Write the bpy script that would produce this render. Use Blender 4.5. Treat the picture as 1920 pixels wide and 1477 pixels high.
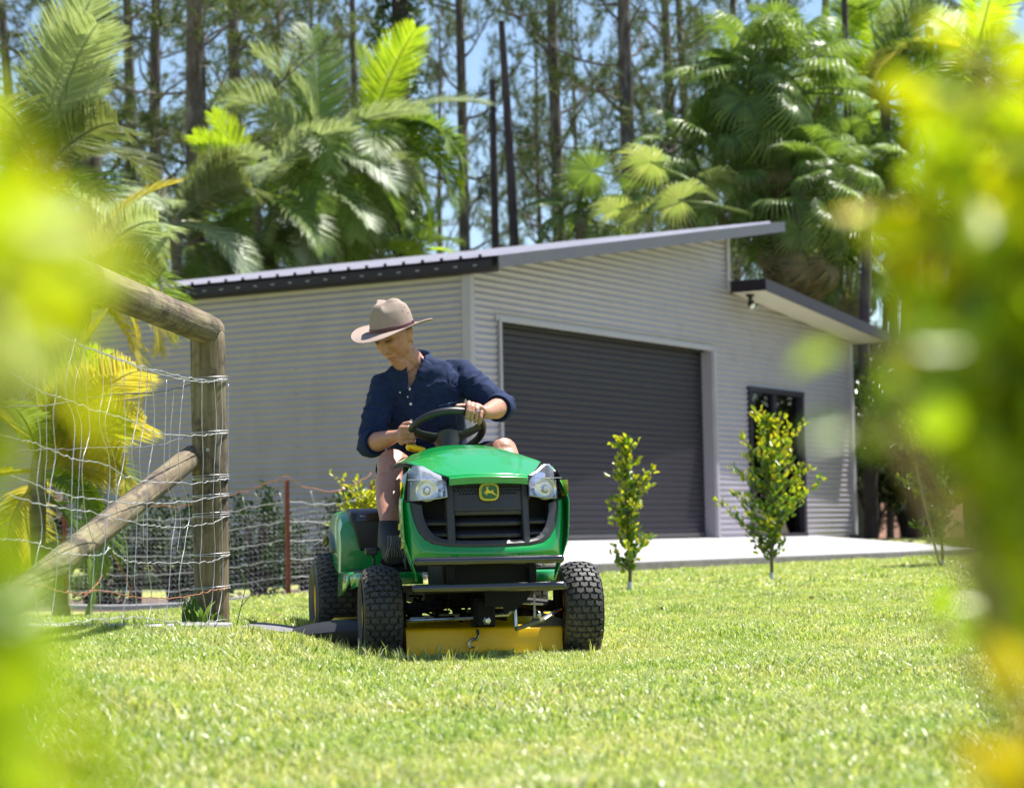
import bpy, bmesh, math, random
import numpy as np
from mathutils import Vector, Matrix, noise

# ------------------------------------------------------------------ scene, camera, light
for o in list(bpy.data.objects): bpy.data.objects.remove(o, do_unlink=True)
scene = bpy.context.scene
C = scene.collection
rad = math.radians
rng = np.random.default_rng(7)
random.seed(7)

FPX = 4200.0
PITCH = math.atan(274/4200); ROLL = rad(1.15); EYE = 0.45
_F = Vector((0, math.cos(PITCH), math.sin(PITCH)))
_R0 = Vector((1, 0, 0)); _U0 = _R0.cross(_F)
_R = _R0*math.cos(ROLL) - _U0*math.sin(ROLL)
_U = _U0*math.cos(ROLL) + _R0*math.sin(ROLL)
cam_data = bpy.data.cameras.new('camera')
cam = bpy.data.objects.new('camera', cam_data); C.objects.link(cam)
m = Matrix((_R, _U, -_F)).transposed().to_4x4(); m.translation = Vector((0, 0, EYE))
cam.matrix_world = m
cam_data.sensor_width = 36; cam_data.lens = 36*FPX/1920
cam_data.clip_start = 0.05; cam_data.clip_end = 2000
cam_data.dof.use_dof = True
cam_data.dof.focus_distance = 8.95
cam_data.dof.aperture_fstop = 4.4
scene.camera = cam

SUN = Vector((0.351, 0.179, 0.919)).normalized()
world = bpy.data.worlds.new('World'); scene.world = world; world.use_nodes = True
wn = world.node_tree; wn.nodes.clear()
sky = wn.nodes.new('ShaderNodeTexSky'); sky.sky_type = 'NISHITA'; sky.sun_disc = False
sky.sun_elevation = math.asin(SUN.z); sky.sun_rotation = math.atan2(SUN.x, SUN.y)
sky.air_density = 1.0; sky.dust_density = 0.5; sky.ozone_density = 2.2; sky.altitude = 50
bg = wn.nodes.new('ShaderNodeBackground'); bg.inputs[1].default_value = 0.084
wo = wn.nodes.new('ShaderNodeOutputWorld')
wn.links.new(sky.outputs[0], bg.inputs[0]); wn.links.new(bg.outputs[0], wo.inputs[0])
sd = bpy.data.lights.new('sun', 'SUN'); sd.energy = 5.0; sd.angle = rad(0.5); sd.color = (1.0, 0.955, 0.89)
so = bpy.data.objects.new('sun', sd); C.objects.link(so)
so.rotation_euler = SUN.to_track_quat('Z', 'Y').to_euler(); so.location = (10, 10, 30)
scene.view_settings.view_transform = 'Standard'; scene.view_settings.look = 'None'
scene.view_settings.exposure = 1.18; scene.view_settings.gamma = 1.0
scene.view_settings.use_curve_mapping = False
try:
    scene.cycles.max_bounces = 8; scene.cycles.transparent_max_bounces = 12
    scene.cycles.diffuse_bounces = 4; scene.cycles.sample_clamp_indirect = 6
except Exception: pass

# ------------------------------------------------------------------ helpers
def S(t):
    t = np.clip(t, 0, 1); return t*t*(3-2*t)
def pt(px, py, y):
    """point of the place seen at photo pixel (px,py) at distance y"""
    r = _F + _R*((px-960)/FPX) - _U*((py-738.5)/FPX)
    return Vector((0, 0, EYE)) + r*(y/r.y)
def tag(o, label=None, cat=None, group=None, kind=None):
    if label: o['label'] = label
    if cat: o['category'] = cat
    if group: o['group'] = group
    if kind: o['kind'] = kind
    return o
def empty(name, loc=(0, 0, 0), rz=0.0, label=None, cat=None, group=None):
    o = bpy.data.objects.new(name, None); C.objects.link(o); o.location = loc; o.rotation_euler = (0, 0, rz)
    o.empty_display_size = 0.1
    return tag(o, label, cat, group)
def mesh(name, v, f, mat, smooth=True):
    me = bpy.data.meshes.new(name)
    if isinstance(v, np.ndarray): v = v.tolist()
    if isinstance(f, np.ndarray): f = f.tolist()
    me.from_pydata(v, [], f)
    me.validate(verbose=False)
    if mat: me.materials.append(mat)
    if smooth: me.polygons.foreach_set('use_smooth', [True]*len(me.polygons))
    me.update(); return me
def link(name, me, parent=None, **k):
    o = bpy.data.objects.new(name, me); C.objects.link(o)
    if parent: o.parent = parent
    return tag(o, **k)
def autosmooth(o, ang=35):
    me = o.data
    bm = bmesh.new(); bm.from_mesh(me)
    for e in bm.edges:
        if len(e.link_faces) == 2 and e.calc_face_angle(0) > rad(ang): e.smooth = False
    bm.to_mesh(me); bm.free()

class MB:
    def __init__(s): s.v = []; s.f = []
    def add(s, v, f):
        n = len(s.v); s.v += [tuple(p) for p in v]; s.f += [tuple(i+n for i in q) for q in f]
        return s
    def box(s, c, d, rot=None):
        hx, hy, hz = d[0]/2, d[1]/2, d[2]/2
        vs = [Vector((x*hx, y*hy, z*hz)) for z in (-1, 1) for y in (-1, 1) for x in (-1, 1)]
        if rot is not None: vs = [rot @ p for p in vs]
        c = Vector(c); vs = [p+c for p in vs]
        return s.add(vs, [(0, 2, 3, 1), (4, 5, 7, 6), (0, 1, 5, 4), (2, 6, 7, 3), (0, 4, 6, 2), (1, 3, 7, 5)])
    def tube(s, pts, r, n=10, cap=True, flat=None):
        pts = [Vector(p) for p in pts]; N = len(pts)
        rs = r if isinstance(r, (list, tuple)) else [r]*N
        T = []
        for i in range(N):
            a = pts[max(i-1, 0)]; b = pts[min(i+1, N-1)]; T.append((b-a).normalized())
        ref = Vector((0, 0, 1)) if abs(T[0].z) < .9 else Vector((1, 0, 0))
        X = T[0].cross(ref).normalized(); rings = []
        base = len(s.v)
        for i in range(N):
            X = (X - T[i]*X.dot(T[i])).normalized(); Y = T[i].cross(X)
            for k in range(n):
                a = 2*math.pi*k/n
                s.v.append(tuple(pts[i] + (X*math.cos(a) + Y*math.sin(a)*(flat or 1))*rs[i]))
        for i in range(N-1):
            for k in range(n):
                k2 = (k+1) % n
                s.f.append((base+i*n+k, base+i*n+k2, base+(i+1)*n+k2, base+(i+1)*n+k))
        if cap:
            s.f.append(tuple(base+k for k in range(n))[::-1]); s.f.append(tuple(base+(N-1)*n+k for k in range(n)))
        return s
    def loft(s, secs, closed=True, cap=True):
        base = len(s.v); n = len(secs[0])
        for q in secs: s.v += [tuple(p) for p in q]
        m_ = n if closed else n-1
        for i in range(len(secs)-1):
            for k in range(m_):
                k2 = (k+1) % n
                s.f.append((base+i*n+k, base+i*n+k2, base+(i+1)*n+k2, base+(i+1)*n+k))
        if cap and closed:
            s.f.append(tuple(base+k for k in range(n))[::-1]); s.f.append(tuple(base+(len(secs)-1)*n+k for k in range(n)))
        return s
    def lathe(s, prof, n=48, axis='x', c=(0, 0, 0), closed=False):
        """prof: list of (along axis, radius)"""
        base = len(s.v); c = Vector(c); P = len(prof)
        for k in range(n):
            a = 2*math.pi*k/n; ca, sa = math.cos(a), math.sin(a)
            for (h, r) in prof:
                if axis == 'x': p = Vector((h, r*ca, r*sa))
                elif axis == 'y': p = Vector((r*ca, h, r*sa))
                else: p = Vector((r*ca, r*sa, h))
                s.v.append(tuple(p+c))
        for k in range(n):
            k2 = (k+1) % n
            for j in range(P-1 if not closed else P):
                j2 = (j+1) % P
                s.f.append((base+k*P+j, base+k*P+j2, base+k2*P+j2, base+k2*P+j))
        return s
    def ell(s, c, r, rot=None, nu=24, nv=14):
        c = Vector(c); base = len(s.v)
        vs = [Vector((0, 0, r[2]))]
        for i in range(1, nv):
            t = math.pi*i/nv
            for k in range(nu):
                a = 2*math.pi*k/nu
                vs.append(Vector((r[0]*math.sin(t)*math.cos(a), r[1]*math.sin(t)*math.sin(a), r[2]*math.cos(t))))
        vs.append(Vector((0, 0, -r[2])))
        if rot is not None: vs = [rot @ p for p in vs]
        f = [(0, 1+k, 1+(k+1) % nu) for k in range(nu)]
        for i in range(nv-2):
            for k in range(nu):
                a = 1+i*nu; k2 = (k+1) % nu
                f.append((a+k, a+nu+k, a+nu+k2, a+k2))
        L = len(vs)-1; a = 1+(nv-2)*nu
        f += [(a+k, L, a+(k+1) % nu) for k in range(nu)]
        return s.add([p+c for p in vs], f)
    def grid(s, fn, nu, nv):
        base = len(s.v)
        for i in range(nu+1):
            for j in range(nv+1): s.v.append(tuple(fn(i/nu, j/nv)))
        for i in range(nu):
            for j in range(nv):
                a = base+i*(nv+1)+j; s.f.append((a, a+nv+1, a+nv+2, a+1))
        return s
    def prism(s, outline, a, b, fn=None):
        """outline list of 2d points, extruded between a and b; fn(u,v,w)->xyz"""
        fn = fn or (lambda u, v, w: (u, w, v))
        n = len(outline); base = len(s.v)
        for w in (a, b): s.v += [tuple(fn(u, v, w)) for u, v in outline]
        for k in range(n):
            k2 = (k+1) % n; s.f.append((base+k, base+k2, base+n+k2, base+n+k))
        s.f.append(tuple(base+k for k in range(n))[::-1]); s.f.append(tuple(base+n+k for k in range(n)))
        return s
    def build(s, name, mat, parent=None, smooth=True, sharp=35, bevel=0, thick=0, sub=0, **k):
        o = link(name, mesh(name, s.v, s.f, mat, smooth), parent, **k)
        if thick:
            md = o.modifiers.new('solid', 'SOLIDIFY'); md.thickness = thick; md.offset = -1
        if bevel:
            md = o.modifiers.new('bevel', 'BEVEL'); md.width = bevel; md.segments = 2; md.limit_method = 'ANGLE'; md.angle_limit = rad(40)
        if sub:
            md = o.modifiers.new('sub', 'SUBSURF'); md.levels = sub; md.render_levels = sub
        elif smooth and sharp: autosmooth(o, sharp)
        return o
def blob(mb, voxel, smooth=3, fac=.5):
    """one continuous skin from overlapping closed shapes"""
    me = mesh('tmp', mb.v, mb.f, None)
    bm = bmesh.new(); bm.from_mesh(me); bmesh.ops.recalc_face_normals(bm, faces=bm.faces); bm.to_mesh(me); bm.free()
    o = bpy.data.objects.new('tmp', me); C.objects.link(o)
    r = o.modifiers.new('r', 'REMESH'); r.mode = 'VOXEL'; r.voxel_size = voxel; r.use_smooth_shade = True
    if smooth:
        q = o.modifiers.new('s', 'SMOOTH'); q.factor = fac; q.iterations = smooth
    dg = bpy.context.evaluated_depsgraph_get()
    out = bpy.data.meshes.new_from_object(o.evaluated_get(dg))
    bpy.data.objects.remove(o); bpy.data.meshes.remove(me)
    return out
def spline(pts, n):
    """catmull-rom through points"""
    P = [Vector(p) for p in pts]; P = [P[0]*2-P[1]] + P + [P[-1]*2-P[-2]]; out = []
    segs = len(P)-3
    for i in range(n+1):
        t = i/n*segs; k = min(int(t), segs-1); t -= k
        a, b, c, d = P[k:k+4]
        out.append(0.5*((2*b) + (c-a)*t + (2*a-5*b+4*c-d)*t*t + (3*b-a-3*c+d)*t**3))
    return out

# ------------------------------------------------------------------ materials
def new_mat(name):
    m_ = bpy.data.materials.new(name); m_.use_nodes = True
    nt = m_.node_tree; nt.nodes.clear()
    return m_, nt
def N(nt, typ, **k):
    n = nt.nodes.new(typ)
    for a, b in k.items():
        if a.startswith('i_'):
            key = a[2:]
            n.inputs[int(key) if key.isdigit() else key.replace('_', ' ')].default_value = b
        else: setattr(n, a, b)
    return n
def ramp(nt, stops, interp='LINEAR'):
    r = nt.nodes.new('ShaderNodeValToRGB'); cr = r.color_ramp; cr.interpolation = interp
    while len(cr.elements) < len(stops): cr.elements.new(0.5)
    for e, (p, c) in zip(cr.elements, stops): e.position = p; e.color = (*c, 1)
    return r
def pmat(name, col, rough=.5, metal=0, spec=.5, var=.12, scale=8, bump=0, bscale=40, coat=0, stretch=None, dirt=None, sss=0, detail=6):
    m_, nt = new_mat(name); L = nt.links
    out = N(nt, 'ShaderNodeOutputMaterial'); b = N(nt, 'ShaderNodeBsdfPrincipled'); L.new(b.outputs[0], out.inputs[0])
    tc = N(nt, 'ShaderNodeTexCoord'); mp = N(nt, 'ShaderNodeMapping'); L.new(tc.outputs['Object'], mp.inputs[0])
    if stretch: mp.inputs['Scale'].default_value = stretch
    nz = N(nt, 'ShaderNodeTexNoise'); nz.inputs['Scale'].default_value = scale; nz.inputs['Detail'].default_value = detail
    L.new(mp.outputs[0], nz.inputs[0])
    a = tuple(max(0, c*(1-var)) for c in col); z = tuple(min(1, c*(1+var)) for c in col)
    r = ramp(nt, [(.3, a), (.7, z)]); L.new(nz.outputs[0], r.inputs[0])
    colout = r.outputs[0]
    if dirt:
        dcol, dscale, lo, hi = dirt
        dz = N(nt, 'ShaderNodeTexNoise'); dz.inputs['Scale'].default_value = dscale; dz.inputs['Detail'].default_value = 8
        L.new(mp.outputs[0], dz.inputs[0])
        dr = ramp(nt, [(lo, (0, 0, 0)), (hi, (1, 1, 1))]); L.new(dz.outputs[0], dr.inputs[0])
        mx = N(nt, 'ShaderNodeMix', data_type='RGBA'); L.new(dr.outputs[0], mx.inputs[0]); L.new(colout, mx.inputs[6])
        mx.inputs[7].default_value = (*dcol, 1); colout = mx.outputs[2]
    L.new(colout, b.inputs['Base Color'])
    rm = N(nt, 'ShaderNodeMapRange'); rm.inputs[3].default_value = max(.02, rough-.08); rm.inputs[4].default_value = min(1, rough+.08)
    L.new(nz.outputs[0], rm.inputs[0]); L.new(rm.outputs[0], b.inputs['Roughness'])
    b.inputs['Metallic'].default_value = metal
    b.inputs['Specular IOR Level'].default_value = spec
    b.inputs['Coat Weight'].default_value = coat; b.inputs['Coat Roughness'].default_value = .06
    if sss:
        b.inputs['Subsurface Weight'].default_value = sss; b.inputs['Subsurface Radius'].default_value = (.01, .004, .002); b.inputs['Subsurface Scale'].default_value = 1
    if bump:
        bz = N(nt, 'ShaderNodeTexNoise'); bz.inputs['Scale'].default_value = bscale; bz.inputs['Detail'].default_value = 5
        L.new(mp.outputs[0], bz.inputs[0])
        bp = N(nt, 'ShaderNodeBump'); bp.inputs['Strength'].default_value = bump; bp.inputs['Distance'].default_value = .01
        L.new(bz.outputs[0], bp.inputs['Height']); L.new(bp.outputs[0], b.inputs['Normal'])
    return m_
def leafmat(name, cols, trans=.4, rough=.4, obj_random=False, tcol=1.5, spec=.4, patch=None):
    """leaf: colour varies from leaf to leaf, light passes through"""
    m_, nt = new_mat(name); L = nt.links
    out = N(nt, 'ShaderNodeOutputMaterial'); b = N(nt, 'ShaderNodeBsdfPrincipled'); t = N(nt, 'ShaderNodeBsdfTranslucent')
    mx = N(nt, 'ShaderNodeMixShader'); mx.inputs[0].default_value = trans
    g = N(nt, 'ShaderNodeNewGeometry'); n = len(cols)
    r = ramp(nt, [(i/(n-1), c) for i, c in enumerate(cols)])
    src = g.outputs['Random Per Island']
    if obj_random:
        oi = N(nt, 'ShaderNodeObjectInfo'); ad = N(nt, 'ShaderNodeMath', operation='ADD'); fr = N(nt, 'ShaderNodeMath', operation='FRACT')
        L.new(src, ad.inputs[0]); L.new(oi.outputs['Random'], ad.inputs[1]); L.new(ad.outputs[0], fr.inputs[0]); src = fr.outputs[0]
    L.new(src, r.inputs[0]); cout = r.outputs[0]
    if patch:
        pn = N(nt, 'ShaderNodeTexNoise', i_Scale=patch[0], i_Detail=4.0); L.new(g.outputs['Position'], pn.inputs[0])
        pr = ramp(nt, [(.38, patch[1]), (.62, patch[2])]); L.new(pn.outputs[0], pr.inputs[0])
        pm = N(nt, 'ShaderNodeMix', data_type='RGBA', blend_type='MULTIPLY'); pm.inputs[0].default_value = 1
        L.new(cout, pm.inputs[6]); L.new(pr.outputs[0], pm.inputs[7]); cout = pm.outputs[2]
    L.new(cout, b.inputs['Base Color'])
    b.inputs['Roughness'].default_value = rough; b.inputs['Specular IOR Level'].default_value = spec
    sc = N(nt, 'ShaderNodeMix', data_type='RGBA', blend_type='MULTIPLY'); sc.inputs[0].default_value = 1
    sc.inputs[7].default_value = (tcol, tcol, tcol*.5, 1); L.new(cout, sc.inputs[6]); L.new(sc.outputs[2], t.inputs[0])
    L.new(b.outputs[0], mx.inputs[1]); L.new(t.outputs[0], mx.inputs[2]); L.new(mx.outputs[0], out.inputs[0])
    return m_

# ------------------------------------------------------------------ ground
BC = Vector((-.47, 25, 0)); TH = rad(59)
BU = Vector((math.cos(TH), math.sin(TH), 0)); BN = Vector((BU.y, -BU.x, 0))
def ground(x, y):
    x = np.asarray(x, float); y = np.asarray(y, float)
    g = .07*S((y-10)/8) + .03*S((y-19)/4)
    g = g + .125*S((-x-.35)/.85)*(1-S((y-9.6)/2.4))*S((y-2)/4)
    g = g - .14*S((-x-1.0)/2.2)*S((y-13)/4)
    u = (x-BC.x)*BU.x + (y-BC.y)*BU.y; n = (x-BC.x)*BN.x + (y-BC.y)*BN.y
    g = g + .25*S((u-8.5)/2)*S((2.6-n)/1.5)*S((60-y)/20)
    g = g + .05*np.exp(-(((x-4.38)/.45)**2+((y-23.2)/.5)**2))
    g = g + .008*np.sin(x*2.1+y*.9)*np.sin(y*1.7-x*.6) + .004*np.sin(x*6.3+1)*np.sin(y*5.1)
    return g
gx = np.concatenate([-np.geomspace(400, 12, 22)[:-1], np.arange(-12, 14.01, .14), np.geomspace(14, 400, 22)[1:]])
gy = np.concatenate([-np.geomspace(60, 2, 10)[:-1], np.arange(-2, 36.01, .16), np.geomspace(36, 600, 24)[1:]])
XX, YY = np.meshgrid(gx, gy, indexing='ij'); ZZ = ground(XX, YY)
gv = np.stack([XX.ravel(), YY.ravel(), ZZ.ravel()], 1)
ni, nj = XX.shape
ii, jj = np.meshgrid(np.arange(ni-1), np.arange(nj-1), indexing='ij'); a_ = (ii*nj+jj).ravel()
gf = np.stack([a_, a_+nj, a_+nj+1, a_+1], 1)
gm, nt = new_mat('lawn soil and turf'); L = nt.links
out = N(nt, 'ShaderNodeOutputMaterial'); b = N(nt, 'ShaderNodeBsdfPrincipled'); L.new(b.outputs[0], out.inputs[0])
tc = N(nt, 'ShaderNodeTexCoord')
n1 = N(nt, 'ShaderNodeTexNoise', i_Scale=1.3, i_Detail=6.0); n2 = N(nt, 'ShaderNodeTexNoise', i_Scale=45.0, i_Detail=8.0)
for q in (n1, n2): L.new(tc.outputs['Object'], q.inputs[0])
r1 = ramp(nt, [(.3, (.24, .28, .06)), (.5, (.33, .34, .10)), (.72, (.44, .40, .20))]); L.new(n1.outputs[0], r1.inputs[0])
r2 = ramp(nt, [(.3, (.45, .5, .4)), (.75, (1.35, 1.35, 1.25))]); L.new(n2.outputs[0], r2.inputs[0])
mm = N(nt, 'ShaderNodeMix', data_type='RGBA', blend_type='MULTIPLY'); mm.inputs[0].default_value = 1
L.new(r1.outputs[0], mm.inputs[6]); L.new(r2.outputs[0], mm.inputs[7]); L.new(mm.outputs[2], b.inputs['Base Color'])
b.inputs['Roughness'].default_value = .95
bp = N(nt, 'ShaderNodeBump', i_Strength=.6); bp.inputs['Distance'].default_value = .02; L.new(n2.outputs[0], bp.inputs['Height']); L.new(bp.outputs[0], b.inputs['Normal'])
link('ground', mesh('ground', gv, gf, gm), kind='structure')

# ------------------------------------------------------------------ grass
grass_mat = leafmat('grass blades', [(.12, .22, .03), (.25, .36, .07), (.38, .46, .13), (.54, .54, .30), (.30, .41, .09), (.64, .63, .48), (.19, .29, .045), (.46, .50, .20)], trans=.45, rough=.36, obj_random=True, tcol=1.3, spec=.55, patch=(1.6, (.86, .93, .74), (1.12, 1.03, 1.10)))
def clump(name, n, rad_, h, w, lean):
    v = []; f = []
    for i in range(n):
        a = random.uniform(0, 6.28); r = rad_*math.sqrt(random.random()); x = r*math.cos(a); y = r*math.sin(a)
        d = random.uniform(0, 6.28); hh = h*random.uniform(.45, 1.1); ln = lean*random.uniform(.2, 1.5)*hh
        dx, dy = math.cos(d), math.sin(d); px_, py_ = -dy*w*.5, dx*w*.5; b0 = len(v)
        tw = random.uniform(-.7, .7); qx, qy = px_*math.cos(tw)-py_*math.sin(tw), px_*math.sin(tw)+py_*math.cos(tw)
        v += [(x-px_, y-py_, -.01), (x+px_, y+py_, -.01), (x+dx*ln*.35+qx, y+dy*ln*.35+qy, hh*.6), (x+dx*ln*.35-qx, y+dy*ln*.35-qy, hh*.6), (x+dx*ln, y+dy*ln, hh*random.uniform(.8, 1))]
        f += [(b0, b0+1, b0+2, b0+3), (b0+3, b0+2, b0+4)]
    o = bpy.data.objects.new(name, mesh(name, v, f, grass_mat)); return o
def scatter(name, pts, rots, scs, clumps, **k):
    coll = bpy.data.collections.new(name+' clumps')
    for c in clumps: coll.objects.link(c)
    me = bpy.data.meshes.new(name); me.from_pydata(pts.tolist(), [], [])
    for nm, arr, ty in (('rot', rots, 'FLOAT_VECTOR'), ('scl', scs, 'FLOAT')):
        at = me.attributes.new(nm, ty, 'POINT')
        at.data.foreach_set('vector' if ty == 'FLOAT_VECTOR' else 'value', arr.astype(np.float32).ravel())
    me.materials.append(grass_mat)
    o = link(name, me, **k)
    ng = bpy.data.node_groups.new(name, 'GeometryNodeTree')
    ng.interface.new_socket('Geometry', in_out='INPUT', socket_type='NodeSocketGeometry')
    ng.interface.new_socket('Geometry', in_out='OUTPUT', socket_type='NodeSocketGeometry')
    gi = ng.nodes.new('NodeGroupInput'); go = ng.nodes.new('NodeGroupOutput')
    m2p = ng.nodes.new('GeometryNodeMeshToPoints'); iop = ng.nodes.new('GeometryNodeInstanceOnPoints')
    ci = ng.nodes.new('GeometryNodeCollectionInfo'); ci.inputs['Collection'].default_value = coll
    ci.inputs['Separate Children'].default_value = True; ci.inputs['Reset Children'].default_value = True
    ra = ng.nodes.new('GeometryNodeInputNamedAttribute'); ra.data_type = 'FLOAT_VECTOR'; ra.inputs[0].default_value = 'rot'
    sa = ng.nodes.new('GeometryNodeInputNamedAttribute'); sa.data_type = 'FLOAT'; sa.inputs[0].default_value = 'scl'
    rv = ng.nodes.new('FunctionNodeRandomValue'); rv.data_type = 'INT'
    rv.inputs[4].default_value = 0; rv.inputs[5].default_value = len(clumps)-1
    l = ng.links.new
    l(gi.outputs[0], m2p.inputs[0]); l(m2p.outputs[0], iop.inputs['Points']); l(ci.outputs[0], iop.inputs['Instance'])
    iop.inputs['Pick Instance'].default_value = True; l(rv.outputs[2], iop.inputs['Instance Index'])
    l(ra.outputs[0], iop.inputs['Rotation']); l(sa.outputs[0], iop.inputs['Scale']); l(iop.outputs[0], go.inputs[0])
    md = o.modifiers.new('grass', 'NODES'); md.node_group = ng
    return o
MOW = Vector((-.155, 8.75, -.012)); MOWA = rad(11)
def keep_off(x, y):
    u = (x-BC.x)*BU.x + (y-BC.y)*BU.y; n = (x-BC.x)*BN.x + (y-BC.y)*BN.y
    slab = (n < 2.42) & (u < 9.7) & (n > -12)
    bld = (n <= 0) & (u < 11.4)
    dx = x-MOW.x; dy = y-MOW.y
    lx = dx*math.cos(MOWA)+dy*math.sin(MOWA); ly = -dx*math.sin(MOWA)+dy*math.cos(MOWA)
    deck = (abs(lx) < .5) & (ly > .1) & (ly < 1.1)
    tyre = (abs(abs(lx)-.39) < .085) & (abs(ly) < .07)
    rt = (abs(abs(lx)-.37) < .11) & (abs(ly-1.24) < .1)
    chute = (lx < -.4) & (lx > -.8) & (ly > .25) & (ly < .85)
    edge = (x < -1.08) & (x > -3.2) & (np.abs(y-(8.82+(-1.08-x)*-.05)) < .07)
    patch = (x < -.82) & (x > -1.1) & (abs(y-9.2) < .28)
    return ~(slab | bld | deck | tyre | rt | chute | edge | patch)
def zone(y0, y1, dens, extra=.4, k=.245):
    A = (y1-y0)*2*(k*y1+extra); n = int(A*dens)
    x = rng.uniform(-(k*y1+extra), k*y1+extra, n); y = rng.uniform(y0, y1, n)
    ok = (abs(x) < k*y+extra) & keep_off(x, y)
    x, y = x[ok], y[ok]; n = len(x)
    p = np.stack([x, y, ground(x, y)], 1)
    r = np.stack([rng.normal(0, .12, n), rng.normal(0, .12, n), rng.uniform(0, 6.28, n)], 1)
    patchy = .8+.35*np.sin(x*3.1+1.3)*np.sin(y*2.3)+.2*np.sin(x*9)*np.sin(y*7)
    s = rng.uniform(.6, 1.15, n)*np.clip(patchy, .55, 1.3)*np.where((abs(x+.0) < .62) & (y > 7.9) & (y < 8.9), .6, 1)
    return p, r, s
cl = [clump('grass_clump', 16, .038, .038, .0052, .75) for _ in range(5)]
scatter('grass', *zone(3.4, 9.4, 1900), cl, label='short green and straw flecked lawn grass in front of the mower', cat='grass', kind='stuff')
cl = [clump('grass_clump', 18, .06, .036, .006, .7) for _ in range(4)]
scatter('grass', *zone(9.4, 16, 560), cl, label='short sunlit lawn grass just beyond the mower', cat='grass', kind='stuff')
cl = [clump('grass_clump', 22, .12, .032, .010, .9) for _ in range(4)]
scatter('grass', *zone(16, 31, 170, 1.2), cl, label='lawn grass around the saplings up to the concrete slab', cat='grass', kind='stuff')
# taller tufts where the mower has not cut
x = np.concatenate([rng.normal(-.75, .28, 150), rng.uniform(-1.75, -1.15, 60), rng.uniform(-.6, .5, 26)])
y = np.concatenate([rng.normal(8.2, .25, 150), rng.normal(8.72, .05, 60), rng.normal(8.45, .12, 26)])
ok = keep_off(x, y); x = x[ok]; y = y[ok]; n = len(x)
cl = [clump('grass_clump', 7, .02, .075, .0045, .6) for _ in range(4)]
scatter('tall_grass', np.stack([x, y, ground(x, y)], 1), np.stack([rng.normal(0, .15, n), rng.normal(0, .15, n), rng.uniform(0, 6.28, n)], 1), rng.uniform(.5, 1.1, n), cl,
        label='longer uncut grass blades in front of the mower tyres and post', cat='grass', kind='stuff')
# ------------------------------------------------------------------ shed
m_wall = pmat('wall sheet cream grey', (.305, .28, .335), rough=.36, metal=.0, spec=.6, var=.05, scale=3, dirt=((.25, .225, .265), 2.2, .55, .85))
m_trim = pmat('trim cream grey', (.31, .288, .33), rough=.4, var=.04)
m_dark = pmat('dark slate steel', (.020, .017, .027), rough=.5, spec=.25, var=.1, scale=4)
m_gutter = pmat('gutter steel', (.055, .053, .065), rough=.4, var=.12, scale=5)
m_roof = pmat('roof sheet', (.30, .29, .33), rough=.32, metal=.2, var=.08, scale=2)
m_soff = pmat('soffit board', (.58, .55, .50), rough=.7, var=.04)
m_conc = pmat('concrete', (.39, .375, .385), rough=.85, var=.1, scale=2.5, bump=.35, bscale=90, dirt=((.36, .34, .31), 1.6, .5, .8))
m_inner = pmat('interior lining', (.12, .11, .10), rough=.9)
m_blind = pmat('white blind', (.62, .66, .70), rough=.8, var=.03)
m_black = pmat('black plastic fitting', (.012, .012, .013), rough=.35, var=.2)
mg, nt = new_mat('window glass'); L = nt.links
out = N(nt, 'ShaderNodeOutputMaterial'); tr = N(nt, 'ShaderNodeBsdfTransparent'); gl = N(nt, 'ShaderNodeBsdfGlossy', i_Roughness=.02)
tr.inputs[0].default_value = (.45, .48, .48, 1); fr = N(nt, 'ShaderNodeFresnel', i_IOR=1.9); mx = N(nt, 'ShaderNodeMixShader')
L.new(fr.outputs[0], mx.inputs[0]); L.new(tr.outputs[0], mx.inputs[1]); L.new(gl.outputs[0], mx.inputs[2]); L.new(mx.outputs[0], out.inputs[0])
m_glass = mg

shed = empty('shed', (BC.x, BC.y, 0), TH, 'long cream corrugated steel shed with a skillion roof and dark roller door', 'shed')
BD = 7.6; PIT = .076; Z0 = .43; SL = .160
def sheet(ranges, plane, name='wall'):
    """ranges: (zlo, zhi, fn(z)->(a0,a1)); horizontal corrugations"""
    mb = MB()
    for zlo, zhi, fn in ranges:
        n = max(2, int((zhi-zlo)/PIT*8)); prev = None
        for i in range(n+1):
            z = zlo+(zhi-zlo)*i/n; d = .0105*math.cos(2*math.pi*z/PIT); a0, a1 = fn(z)
            if a1 < a0: a1 = a0
            b0 = len(mb.v); mb.v += [plane(a0, d, z), plane(a1, d, z)]
            if prev is not None: mb.f.append((prev, prev+1, b0+1, b0))
            prev = b0
    o = mb.build(name, m_wall, shed, sharp=0)
    return o
front = lambda a, d, z: (a, d, z)
def roofrange(z):
    lo = max(.05, (z-3.495)/SL)
    hi = 10.95 if z <= 3.42 else (6.75+(3.84-z)/.096 if z < 3.83 else 6.74)
    return lo, min(hi, 10.95)
sheet([(Z0, 2.96, lambda z: (.05, .60)), (Z0, 2.96, lambda z: (6.27, 7.3)), (Z0, 2.96, lambda z: (9.2, 10.95)), (2.53, 2.96, lambda z: (7.3, 9.2)), (2.96, 4.62, roofrange)], front)
sheet([(Z0-.2, 3.44, lambda z: (.05, BD-.05))], lambda a, d, z: (-d, a, z))
sheet([(Z0, 3.44, lambda z: (.05, BD-.05))], lambda a, d, z: (11+d, a, z))
sheet([(3.75, 4.6, lambda z: (.05, BD-.05))], lambda a, d, z: (6.75+d, a, z))
sheet([(Z0, 3.44, lambda z: (.05, 10.95)), (3.44, 4.62, roofrange)], lambda a, d, z: (a, BD-d, z))
for (cx, cy) in ((0, 0), (11, 0), (0, BD), (11, BD)):
    MB().box((cx, cy, (Z0+3.43)/2), (.11, .11, 3.43-Z0)).build('corner_flashing', m_trim, shed, bevel=.006)
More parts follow.
